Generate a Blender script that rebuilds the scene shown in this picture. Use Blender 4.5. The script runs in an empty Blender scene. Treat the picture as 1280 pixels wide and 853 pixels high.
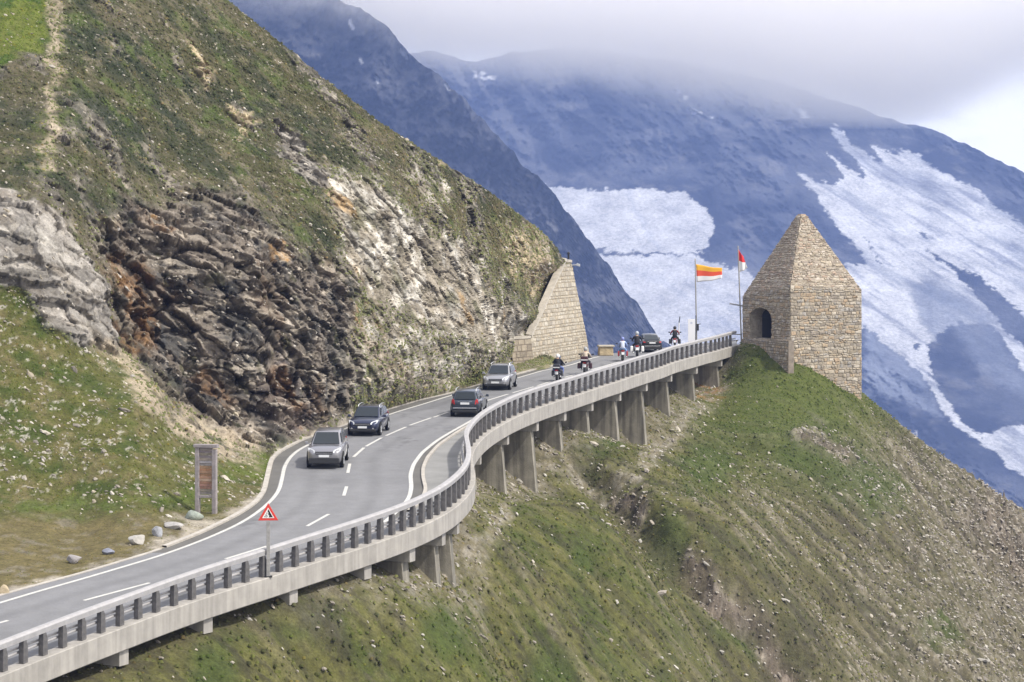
import bpy, bmesh, math, random
import numpy as np
from mathutils import Vector, Matrix

S = bpy.context.scene
COL = S.collection
R_ = math.radians
rng = np.random.default_rng(7)
random.seed(7)

# ------------------------------------------------------------------ camera, sky, sun, exposure
F, CX, YH = 3200.0, 640.0, 270.0           # focal length in photo pixels, optical centre column, horizon row
cam_d = bpy.data.cameras.new("camera")
cam = bpy.data.objects.new("camera", cam_d); COL.objects.link(cam)
cam.location = (0, 0, 0); cam.rotation_euler = (R_(90), 0, 0)
cam_d.sensor_fit = 'HORIZONTAL'; cam_d.sensor_width = 36.0
cam_d.lens = 36.0 * F / 1280.0
cam_d.shift_y = -(426.5 - YH) / 1280.0
cam_d.clip_start = 1.0; cam_d.clip_end = 20000.0
S.camera = cam

SUN_EL, SUN_AZ = 52.0, 118.0               # azimuth measured clockwise from +Y (the view direction)
world = bpy.data.worlds.new("World"); S.world = world; world.use_nodes = True
nt = world.node_tree; N = nt.nodes; L = nt.links
N.clear()
wo = N.new('ShaderNodeOutputWorld'); bg = N.new('ShaderNodeBackground'); bg.inputs['Strength'].default_value = 0.1
sky = N.new('ShaderNodeTexSky'); sky.sky_type = 'NISHITA'; sky.sun_disc = False
sky.sun_elevation = R_(SUN_EL); sky.sun_rotation = R_(SUN_AZ); sky.altitude = 2400
tc = N.new('ShaderNodeTexCoord'); sep = N.new('ShaderNodeSeparateXYZ')
L.new(tc.outputs['Generated'], sep.inputs[0])
# overcast brightening towards the zenith: (1 + 2 sin e) / 3
grad = N.new('ShaderNodeMapRange'); grad.inputs['From Min'].default_value = 0.0; grad.inputs['From Max'].default_value = 1.0
grad.inputs['To Min'].default_value = 0.86; grad.inputs['To Max'].default_value = 1.1
L.new(sep.outputs['Z'], grad.inputs['Value'])
n1 = N.new('ShaderNodeTexNoise'); n1.inputs['Scale'].default_value = 9.0; n1.inputs['Detail'].default_value = 5.0; n1.inputs['Roughness'].default_value = 0.55
mp = N.new('ShaderNodeMapping'); mp.inputs['Scale'].default_value = (1, 1, 2.6); mp.inputs['Location'].default_value = (0.35, 0.2, 0.1)
L.new(tc.outputs['Generated'], mp.inputs[0]); L.new(mp.outputs[0], n1.inputs['Vector'])
# brighter veil of cloud on the right-hand (sun) side
br = N.new('ShaderNodeMapRange'); br.interpolation_type = 'SMOOTHSTEP'
br.inputs['From Min'].default_value = 0.05; br.inputs['From Max'].default_value = 0.21
br.inputs['To Min'].default_value = 0.0; br.inputs['To Max'].default_value = 0.42
L.new(sep.outputs['X'], br.inputs['Value'])
ad = N.new('ShaderNodeMath'); ad.operation = 'ADD'; L.new(n1.outputs['Fac'], ad.inputs[0]); L.new(br.outputs[0], ad.inputs[1])
cr = N.new('ShaderNodeValToRGB')
cr.color_ramp.elements[0].position = 0.36; cr.color_ramp.elements[0].color = (0.62, 0.65, 0.78, 1)
cr.color_ramp.elements[1].position = 0.82; cr.color_ramp.elements[1].color = (1.42, 1.38, 1.30, 1)
L.new(ad.outputs[0], cr.inputs[0])
mul = N.new('ShaderNodeVectorMath'); mul.operation = 'SCALE'; L.new(cr.outputs[0], mul.inputs[0])
gm = N.new('ShaderNodeMath'); gm.operation = 'MULTIPLY'; # below the horizon the surroundings are dark valley, not cloud
low = N.new('ShaderNodeMapRange'); low.interpolation_type = 'SMOOTHSTEP'; low.inputs['From Min'].default_value = -0.22; low.inputs['From Max'].default_value = -0.06
low.inputs['To Min'].default_value = 0.16; low.inputs['To Max'].default_value = 1.0; L.new(sep.outputs['Z'], low.inputs['Value'])
lm = N.new('ShaderNodeMath'); lm.operation = 'MULTIPLY'; L.new(grad.outputs[0], lm.inputs[0]); L.new(low.outputs[0], lm.inputs[1])
L.new(lm.outputs[0], gm.inputs[0]); gm.inputs[1].default_value = 11.6
L.new(gm.outputs[0], mul.inputs['Scale'])
mx = N.new('ShaderNodeMix'); mx.data_type = 'RGBA'; mx.inputs['Factor'].default_value = 0.88
L.new(sky.outputs[0], mx.inputs['A']); L.new(mul.outputs[0], mx.inputs['B'])
L.new(mx.outputs['Result'], bg.inputs['Color']); L.new(bg.outputs[0], wo.inputs['Surface'])

sun_d = bpy.data.lights.new("sun", 'SUN'); sun = bpy.data.objects.new("sun", sun_d); COL.objects.link(sun)
sun_d.energy = 3.9; sun_d.angle = R_(3.0); sun_d.color = (1.0, 0.95, 0.87)
sun.rotation_euler = (R_(90 - SUN_EL), 0, R_(180 - SUN_AZ))   # lamp's -Z points away from the sun
sun.location = (60, -40, 120)

S.view_settings.view_transform = 'Standard'; S.view_settings.look = 'None'
S.view_settings.exposure = 0.20; S.view_settings.gamma = 1.0; S.view_settings.use_curve_mapping = False
S.render.engine = 'CYCLES'
try:
    S.cycles.use_denoising = True; S.cycles.volume_bounces = 10; S.cycles.max_bounces = 12
    S.cycles.volume_step_rate = 1.0; S.cycles.volume_max_steps = 128; S.cycles.use_adaptive_sampling = True
except Exception:
    pass

# ------------------------------------------------------------------ helpers
def P(px, py, d):
    return np.array([(px - CX) / F * d, d, -(py - YH) / F * d])

def smooth(a, k):
    a = np.asarray(a, float)
    if k < 1: return a
    w = np.exp(-0.5 * (np.arange(-3 * k, 3 * k + 1) / k) ** 2); w /= w.sum()
    pad = [(3 * k, 3 * k)] + [(0, 0)] * (a.ndim - 1)
    # odd reflection keeps the end points in place
    b = np.concatenate([2 * a[:1] - a[3 * k:0:-1], a, 2 * a[-1:] - a[-2:-3 * k - 2:-1]])
    if a.ndim == 1: return np.convolve(b, w, 'valid')
    return np.stack([np.convolve(b[:, i], w, 'valid') for i in range(a.shape[1])], 1)

def sst(a, b, x):
    t = np.clip((x - a) / (b - a), 0, 1); return t * t * (3 - 2 * t)

_dz = np.arange(60, 321, 1.0)
_zz = smooth(np.interp(_dz, [60, 91.5, 107, 120, 133, 150, 180, 228, 260, 320], [-19.3, -16.5, -15.15, -14.2, -13.45, -12.9, -12.45, -12.0, -11.85, -11.7]), 5)
def Z(d): return np.interp(d, _dz, _zz)
_yd = YH + F * (-_zz) / _dz             # image row of the road surface at each depth (decreasing)
def Dp(py): return np.interp(-np.asarray(py, float), -_yd, _dz)
def G(px, py):
    d = float(Dp(py)); p = P(px, py, d); return p

_perm = np.random.default_rng(3).permutation(256); _perm = np.concatenate([_perm, _perm, _perm])
_gr = np.random.default_rng(4).normal(size=(256, 3)); _gr /= np.linalg.norm(_gr, axis=1)[:, None]
def perlin(p):
    p = np.asarray(p, float); i = np.floor(p).astype(int); f = p - i; i &= 255
    u = f * f * f * (f * (f * 6 - 15) + 10)
    out = 0
    for dx in (0, 1):
        for dy in (0, 1):
            for dz in (0, 1):
                h = _perm[_perm[_perm[i[..., 0] + dx] + i[..., 1] + dy] + i[..., 2] + dz]
                g = _gr[h]
                v = g[..., 0] * (f[..., 0] - dx) + g[..., 1] * (f[..., 1] - dy) + g[..., 2] * (f[..., 2] - dz)
                w = (u[..., 0] if dx else 1 - u[..., 0]) * (u[..., 1] if dy else 1 - u[..., 1]) * (u[..., 2] if dz else 1 - u[..., 2])
                out = out + v * w
    return out * 1.5
def fbm(p, scale, octs=4, gain=0.5, ridged=False, off=0.0):
    p = np.asarray(p, float) / scale + off; a = 1.0; t = 0; s = 0
    for _ in range(octs):
        n = perlin(p)
        if ridged: n = 1 - 2 * np.abs(n)
        t = t + a * n; s += a; a *= gain; p = p * 2.03 + 17.3
    return t / s

def facets(p, scale, seed, tilt=.6):
    """blocky relief: every cell of a jittered lattice is a plane with its own height and tilt"""
    p = np.asarray(p, float) / scale; i0 = np.floor(p).astype(int); best = np.full(len(p), 1e9); h = np.zeros(len(p)); tone = np.zeros(len(p)); sec = np.full(len(p), 1e9)
    rg = np.random.default_rng(seed); J = rg.random((256, 3)); T = rg.normal(size=(256, 3)) * tilt; Hh = rg.random(256)
    for dx in (-1, 0, 1):
        for dy in (-1, 0, 1):
            for dz in (-1, 0, 1):
                c = i0 + np.array([dx, dy, dz]); k = _perm[_perm[_perm[c[:, 0] & 255] + (c[:, 1] & 255)] + (c[:, 2] & 255)]
                f = p - (c + J[k]); d = (f ** 2).sum(1); m = d < best
                sec = np.where(m, best, np.minimum(sec, d)); best = np.where(m, d, best); h = np.where(m, Hh[k] + (f * T[k]).sum(1), h); tone = np.where(m, J[k, 0], tone)
    return h, np.sqrt(sec) - np.sqrt(best), tone

def tps(ctrl, vals):
    """thin plate spline through scattered control points; returns an evaluator"""
    c = np.asarray(ctrl, float); v = np.asarray(vals, float); n = len(c)
    mu = c.mean(0); sc = c.std(0).max(); c = (c - mu) / sc
    def K(a, b):
        r2 = ((a[:, None, :] - b[None]) ** 2).sum(-1); return 0.5 * r2 * np.log(r2 + 1e-12)
    A = np.zeros((n + 3, n + 3)); A[:n, :n] = K(c, c) + np.eye(n) * 1e-4
    A[:n, n] = 1; A[:n, n + 1:] = c; A[n, :n] = 1; A[n + 1:, :n] = c.T
    w = np.linalg.solve(A, np.concatenate([v, np.zeros(3)]))
    def ev(q):
        q = (np.asarray(q, float).reshape(-1, 2) - mu) / sc; out = np.empty(len(q))
        for s in range(0, len(q), 20000):
            b = q[s:s + 20000]; out[s:s + 20000] = K(b, c) @ w[:n] + w[n] + b @ w[n + 1:]
        return out
    return ev

def sdf(poly, q):
    """signed distance (positive inside) of points q to a polygon"""
    poly = np.asarray(poly, float); d = np.full(len(q), 1e18); ins = np.zeros(len(q), bool)
    for a, b in zip(poly, np.roll(poly, -1, 0)):
        e = b - a; w = q - a
        t = np.clip((w @ e) / (e @ e + 1e-12), 0, 1)
        d = np.minimum(d, ((w - t[:, None] * e) ** 2).sum(1))
        c = ((a[1] > q[:, 1]) != (b[1] > q[:, 1]))
        with np.errstate(divide='ignore', invalid='ignore'):
            xi = (b[0] - a[0]) * (q[:, 1] - a[1]) / (b[1] - a[1]) + a[0]
        ins ^= c & (q[:, 0] < xi)
    return np.where(ins, 1, -1) * np.sqrt(d)
def linedist(pl, q):
    pl = np.asarray(pl, float); d = np.full(len(q), 1e18)
    for a, b in zip(pl[:-1], pl[1:]):
        e = b - a; w = q - a; t = np.clip((w @ e) / (e @ e + 1e-12), 0, 1)
        d = np.minimum(d, ((w - t[:, None] * e) ** 2).sum(1))
    return np.sqrt(d)

def link(name, me, mats=(), parent=None):
    o = bpy.data.objects.new(name, me); COL.objects.link(o)
    for m in (mats if isinstance(mats, (list, tuple)) else [mats]): me.materials.append(m)
    if parent is not None: o.parent = parent
    return o
def tag(o, label=None, cat=None, group=None, kind=None):
    if label: o['label'] = label
    if cat: o['category'] = cat
    if group: o['group'] = group
    if kind: o['kind'] = kind
    return o
def empty(name, loc=(0, 0, 0), rz=0, scale=1.0):
    o = bpy.data.objects.new(name, None); COL.objects.link(o); o.location = tuple(loc); o.rotation_euler = (0, 0, rz)
    o.scale = (scale,) * 3; o.empty_display_size = 0.3
    return o
def npmesh(name, V, Fq, col=None, smooth_=True, uv=None):
    """mesh straight from arrays: V (n,3), Fq (m,k)"""
    V = np.ascontiguousarray(V, np.float32); Fq = np.ascontiguousarray(Fq, np.int32); m, k = Fq.shape
    me = bpy.data.meshes.new(name)
    me.vertices.add(len(V)); me.vertices.foreach_set('co', V.ravel())
    me.loops.add(m * k); me.loops.foreach_set('vertex_index', Fq.ravel())
    me.polygons.add(m); me.polygons.foreach_set('loop_start', np.arange(0, m * k, k, dtype=np.int32))
    me.polygons.foreach_set('loop_total', np.full(m, k, np.int32))
    me.polygons.foreach_set('use_smooth', np.full(m, smooth_, bool))
    me.update(calc_edges=True)
    if col is not None:
        a = me.color_attributes.new('albedo', 'FLOAT_COLOR', 'POINT')
        c = np.ones((len(V), 4), np.float32); c[:, :3] = col; a.data.foreach_set('color', c.ravel())
    me.validate(clean_customdata=False)
    return me
def gridfaces(nr, nc, keep=None):
    i = np.arange(nr * nc).reshape(nr, nc)
    f = np.stack([i[:-1, :-1], i[:-1, 1:], i[1:, 1:], i[1:, :-1]], -1).reshape(-1, 4)
    return f if keep is None else f[keep.reshape(-1)]

class MB:
    """collects simple solids into one mesh"""
    def __init__(s): s.v = []; s.f = []; s.m = []
    def add(s, vs, fs, m=0):
        o = len(s.v); s.v += [tuple(map(float, v)) for v in vs]; s.f += [tuple(o + i for i in f) for f in fs]; s.m += [m] * len(fs); return s
    def box(s, c, size, m=0, mat=None, taper=(1, 1)):
        hx, hy, hz = [x / 2 for x in size]; vs = []
        for sz in (-1, 1):
            tx, ty = taper if sz > 0 else (1, 1)
            for sx, sy in ((-1, -1), (1, -1), (1, 1), (-1, 1)):
                vs.append(Vector((sx * hx * tx, sy * hy * ty, sz * hz)))
        if mat is not None: vs = [mat @ v for v in vs]
        vs = [v + Vector(c) for v in vs]
        return s.add(vs, [(3, 2, 1, 0), (4, 5, 6, 7), (0, 1, 5, 4), (1, 2, 6, 5), (2, 3, 7, 6), (3, 0, 4, 7)], m)
    def tube(s, pts, r, n=10, m=0, caps=True):
        pts = [Vector(p) for p in pts]; rs = r if isinstance(r, (list, tuple)) else [r] * len(pts); vs = []; fs = []
        for i, p in enumerate(pts):
            t = (pts[min(i + 1, len(pts) - 1)] - pts[max(i - 1, 0)]).normalized()
            up = Vector((0, 0, 1)) if abs(t.z) < 0.9 else Vector((1, 0, 0))
            a = t.cross(up).normalized(); b = a.cross(t)
            for k in range(n):
                th = 2 * math.pi * k / n; vs.append(p + (a * math.cos(th) + b * math.sin(th)) * rs[i])
        for i in range(len(pts) - 1):
            for k in range(n):
                k2 = (k + 1) % n; fs.append((i * n + k, i * n + k2, (i + 1) * n + k2, (i + 1) * n + k))
        if caps: fs += [tuple(range(n - 1, -1, -1)), tuple((len(pts) - 1) * n + k for k in range(n))]
        return s.add(vs, fs, m)
    def loft(s, secs, m=0, closed=True, caps=True):
        n = len(secs[0]); vs = [v for q in secs for v in q]; fs = []
        for i in range(len(secs) - 1):
            for k in range(n if closed else n - 1):
                k2 = (k + 1) % n; fs.append((i * n + k, i * n + k2, (i + 1) * n + k2, (i + 1) * n + k))
        if caps: fs += [tuple(range(n - 1, -1, -1)), tuple((len(secs) - 1) * n + k for k in range(n))]
        return s.add(vs, fs, m)
    def prism(s, poly, depth, axis=1, m=0):
        """poly: 3D points of a planar outline; extruded along the vector depth"""
        d = Vector(depth); n = len(poly); vs = [Vector(p) for p in poly] + [Vector(p) + d for p in poly]
        fs = [tuple(range(n - 1, -1, -1)), tuple(range(n, 2 * n))] + [(i, (i + 1) % n, n + (i + 1) % n, n + i) for i in range(n)]
        return s.add(vs, fs, m)
    def build(s, name, mats, parent=None, smooth_=False, bevel=0, subd=0):
        me = bpy.data.meshes.new(name); me.from_pydata(s.v, [], s.f); mats = mats if isinstance(mats, (list, tuple)) else [mats]
        me.polygons.foreach_set('material_index', s.m)
        bm = bmesh.new(); bm.from_mesh(me); bmesh.ops.recalc_face_normals(bm, faces=bm.faces); bm.to_mesh(me); bm.free()
        if smooth_: me.polygons.foreach_set('use_smooth', [True] * len(me.polygons))
        o = link(name, me, mats, parent)
        if bevel: 
            b = o.modifiers.new('bevel', 'BEVEL'); b.width = bevel; b.segments = 2; b.limit_method = 'ANGLE'
        if subd:
            b = o.modifiers.new('subd', 'SUBSURF'); b.levels = subd; b.render_levels = subd
        return o

_mats = {}
def mat(name, col, rough=0.7, metal=0.0, var=0.0, vscale=3.0, bump=0.0, bscale=20.0, coat=0.0, emit=None, spec=0.5, streak=0):
    if name in _mats: return _mats[name]
    m = bpy.data.materials.new(name); m.use_nodes = True; n = m.node_tree.nodes; l = m.node_tree.links; b = n['Principled BSDF']
    b.inputs['Base Color'].default_value = (*col, 1); b.inputs['Roughness'].default_value = rough; b.inputs['Metallic'].default_value = metal
    b.inputs['Coat Weight'].default_value = coat; b.inputs['Specular IOR Level'].default_value = spec
    t = n.new('ShaderNodeTexCoord')
    if var:
        x = n.new('ShaderNodeTexNoise'); x.inputs['Scale'].default_value = vscale; x.inputs['Detail'].default_value = 6; x.inputs['Roughness'].default_value = 0.65
        l.new(t.outputs['Object'], x.inputs['Vector'])
        r = n.new('ShaderNodeMapRange'); r.inputs['From Min'].default_value = 0.3; r.inputs['From Max'].default_value = 0.7
        r.inputs['To Min'].default_value = 1 - var; r.inputs['To Max'].default_value = 1 + var; l.new(x.outputs['Fac'], r.inputs['Value'])
        v = n.new('ShaderNodeVectorMath'); v.operation = 'SCALE'; v.inputs[0].default_value = col; l.new(r.outputs[0], v.inputs['Scale'])
        out = v.outputs[0]
        if streak:      # rain streaks: noise stretched along the height
            mp_ = n.new('ShaderNodeMapping'); mp_.inputs['Scale'].default_value = (3.2, 3.2, .22); l.new(t.outputs['Object'], mp_.inputs[0])
            y = n.new('ShaderNodeTexNoise'); y.inputs['Scale'].default_value = 1.0; y.inputs['Detail'].default_value = 4; l.new(mp_.outputs[0], y.inputs['Vector'])
            r2 = n.new('ShaderNodeMapRange'); r2.inputs['From Min'].default_value = .38; r2.inputs['From Max'].default_value = .62; r2.inputs['To Min'].default_value = 1 - streak; r2.inputs['To Max'].default_value = 1 + streak * .4; l.new(y.outputs['Fac'], r2.inputs['Value'])
            v2 = n.new('ShaderNodeVectorMath'); v2.operation = 'SCALE'; l.new(out, v2.inputs[0]); l.new(r2.outputs[0], v2.inputs['Scale']); out = v2.outputs[0]
        l.new(out, b.inputs['Base Color'])
    if bump:
        x = n.new('ShaderNodeTexNoise'); x.inputs['Scale'].default_value = bscale; x.inputs['Detail'].default_value = 5
        l.new(t.outputs['Object'], x.inputs['Vector'])
        u = n.new('ShaderNodeBump'); u.inputs['Strength'].default_value = 1.0; u.inputs['Distance'].default_value = bump
        l.new(x.outputs['Fac'], u.inputs['Height']); l.new(u.outputs[0], b.inputs['Normal'])
    if emit:
        b.inputs['Emission Color'].default_value = (*emit[0], 1); b.inputs['Emission Strength'].default_value = emit[1]
    _mats[name] = m; return m
def attr_mat(name, rough=0.9, var=0.25, vscale=1.2, fine=8.0, bump=0.05, bscale=3.0, spec=0.15, trans=0.0):
    """albedo from the mesh's colour attribute, broken up by two scales of noise, with a bump"""
    m = bpy.data.materials.new(name); m.use_nodes = True; n = m.node_tree.nodes; l = m.node_tree.links; b = n['Principled BSDF']
    b.inputs['Roughness'].default_value = rough; b.inputs['Specular IOR Level'].default_value = spec
    a = n.new('ShaderNodeAttribute'); a.attribute_name = 'albedo'; t = n.new('ShaderNodeTexCoord')
    out = a.outputs['Color']
    for sc, k in ((vscale, var), (fine, var)):
        x = n.new('ShaderNodeTexNoise'); x.inputs['Scale'].default_value = sc; x.inputs['Detail'].default_value = 5; x.inputs['Roughness'].default_value = 0.7
        l.new(t.outputs['Object'], x.inputs['Vector'])
        r = n.new('ShaderNodeMapRange'); r.inputs['From Min'].default_value = 0.3; r.inputs['From Max'].default_value = 0.7
        r.inputs['To Min'].default_value = 1 - k; r.inputs['To Max'].default_value = 1 + k; l.new(x.outputs['Fac'], r.inputs['Value'])
        v = n.new('ShaderNodeVectorMath'); v.operation = 'SCALE'; l.new(out, v.inputs[0]); l.new(r.outputs[0], v.inputs['Scale']); out = v.outputs[0]
    l.new(out, b.inputs['Base Color'])
    if trans:
        tr = n.new('ShaderNodeBsdfTranslucent'); l.new(out, tr.inputs['Color']); ms = n.new('ShaderNodeMixShader'); ms.inputs[0].default_value = trans
        l.new(b.outputs[0], ms.inputs[1]); l.new(tr.outputs[0], ms.inputs[2]); l.new(ms.outputs[0], n['Material Output'].inputs['Surface'])
    if bump:
        x = n.new('ShaderNodeTexNoise'); x.inputs['Scale'].default_value = bscale; x.inputs['Detail'].default_value = 7; x.inputs['Roughness'].default_value = 0.7
        l.new(t.outputs['Object'], x.inputs['Vector'])
        u = n.new('ShaderNodeBump'); u.inputs['Strength'].default_value = 1.0; u.inputs['Distance'].default_value = bump
        l.new(x.outputs['Fac'], u.inputs['Height']); l.new(u.outputs[0], b.inputs['Normal'])
    return m
def C(*a): return np.array(a, float)
def mixc(col, c, w): return col * (1 - w[:, None]) + np.asarray(c) * w[:, None]

# ------------------------------------------------------------------ measured lines of the road
near = [(7,841.5),(29,832),(54,822),(78,813),(101.6,803),(126,794),(151,785),(174,776),(197,767),(219,759),(241,751.7),(264,744),(286,737),(308,730),(330,724),(350,717),(370.5,710.6),(390,704),(409,698),(428.5,693),(445.5,687),(462,681),(477,676),(492,671),(505,666),(517,661),(528.6,656),(538,651),(546.6,647),(554,642),(560.6,638),(566,633),(571,629),(575.5,624),(580,619),(584,611.6)]
far = [(582,574),(583.1,569.4),(585.3,564.7),(588.2,560),(592,555.3),(596,550.6),(600.7,546.5),(605,543),(609.7,539.8),(614.8,536.2),(620.4,533.4),(626.6,529.6),(632.8,526.3),(638.8,523.4),(645.4,520.6),(652.4,517.6),(659.4,515),(665.6,512.5),(673,509.8),(680,507.5),(687.5,505),(694,502.5),(702,500.4),(708.7,498),(716,495.6),(723,493.4),(730.6,491),(738,488.5),(744.7,486),(752,483.5),(759.6,481),(767,479.4),(773,477),(780,474.4),(787,472),(794,469.5),(801,467.5),(809,465),(816,462.7),(822,461),(828,459),(834,456),(840.5,454),(847,452),(853,450.6),(860,448.5),(866.5,447),(872,445.4),(879,443),(886,442),(892,440.5),(899,438),(904,437),(908,435.6),(913,434),(925,431)]
edge_px = [(-90,880),(-60,868),(-30,856)] + near + [(586.3,603),(586,594),(584.3,584)] + far
E3 = np.array([G(*p) for p in edge_px])
_s = np.concatenate([[0], np.cumsum(np.linalg.norm(np.diff(E3, axis=0), axis=1))])
SL = np.arange(0, _s[-1], 0.5)
E3 = smooth(np.stack([np.interp(SL, _s, E3[:, i]) for i in range(3)], 1), 3)
E3[:, 2] = Z(E3[:, 1])
SL = np.concatenate([[0], np.cumsum(np.linalg.norm(np.diff(E3, axis=0), axis=1))])
T3 = np.gradient(E3, axis=0); T3[:, 2] = 0; T3 /= np.linalg.norm(T3, axis=1)[:, None]
N3 = np.stack([T3[:, 1], -T3[:, 0], 0 * T3[:, 0]], 1)            # outward: right of travel
N3 = smooth(N3, 4); N3 /= np.linalg.norm(N3, axis=1)[:, None]
def at_s(s, arr=None):
    arr = E3 if arr is None else arr
    return np.array([np.interp(s, SL, arr[:, i]) for i in range(3)])
_sf = np.arange(0, SL[-1], .04); _ef = np.stack([np.interp(_sf, SL, E3[:, i]) for i in range(3)], 1); _qf = np.stack([CX + F * _ef[:, 0] / _ef[:, 1], YH - F * _ef[:, 2] / _ef[:, 1]], 1)
def s_of_px(px, py): return float(_sf[np.argmin(((_qf - np.array([px, py])) ** 2).sum(1))])
def xr(d): return np.interp(d, E3[:, 1], E3[:, 0])

kerb_px = [(-150,789),(0,745),(50,731),(100,718),(150,703),(200,688),(250,668.5),(280,654),(300,643.8),(311,637),(324.4,627),(332.8,613.8),(335.6,600.7),(338.5,587.5),(342,574.4),(350.6,566),(363.8,558.5),(382.5,549),(397.5,544.4),(429.4,533),(455,522),(480.7,513.7),(500.6,508),(524,501),(561.5,492.6),(600,481),(640,470.5),(672,462),(700,456.5),(740,445)]
line_px = [(-150,798),(0,754),(50,738.6),(100,725),(150,710),(200,695.4),(250,677),(271.5,668),(300,655),(315,645.7),(328,636.3),(340.3,625),(348.8,613.8),(352.5,598.8),(355.3,583.8),(362,572.5),(371,564),(380.7,558.5),(410,545),(440,533),(483,519.6),(500.6,513.7),(524,507),(559,496),(600,485),(647,472.7),(677.5,463.7),(710,457.5),(740,448),(748.7,446)]
kx, ky = np.array(kerb_px).T
def poly3(pxs, step=0.4, sm=3):
    p = np.array([G(*q) for q in pxs]); s = np.concatenate([[0], np.cumsum(np.linalg.norm(np.diff(p, axis=0), axis=1))])
    u = np.linspace(0, s[-1], max(4, int(s[-1] / step)))
    p = np.stack([np.interp(u, s, p[:, i]) for i in range(3)], 1)
    if sm and len(p) > 8 * sm: p = smooth(p, sm)
    p[:, 2] = Z(p[:, 1]); return p
K3 = poly3(kerb_px, sm=2)
far_lip = np.array([G(748, 446), P(800, 438, float(Dp(438))), P(860, 430, 237), P(925, 424.5, 246)])
xl_d = np.concatenate([K3[:, 1], far_lip[:, 1]]); xl_x = np.concatenate([K3[:, 0], far_lip[:, 0]])
o_ = np.argsort(xl_d); xl_d, xl_x = xl_d[o_], xl_x[o_]
def xl(d): return np.interp(d, xl_d, xl_x)
def ribbon(p, off0, off1, dz):
    t = np.gradient(p, axis=0); t[:, 2] = 0; t /= np.linalg.norm(t, axis=1)[:, None] + 1e-9
    n = np.stack([t[:, 1], -t[:, 0], 0 * t[:, 0]], 1)
    a = p + n * off0; b = p + n * off1; a[:, 2] = Z(a[:, 1]) + dz; b[:, 2] = Z(b[:, 1]) + dz
    return np.stack([a, b], 1).reshape(-1, 3), gridfaces(len(p), 2)
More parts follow.
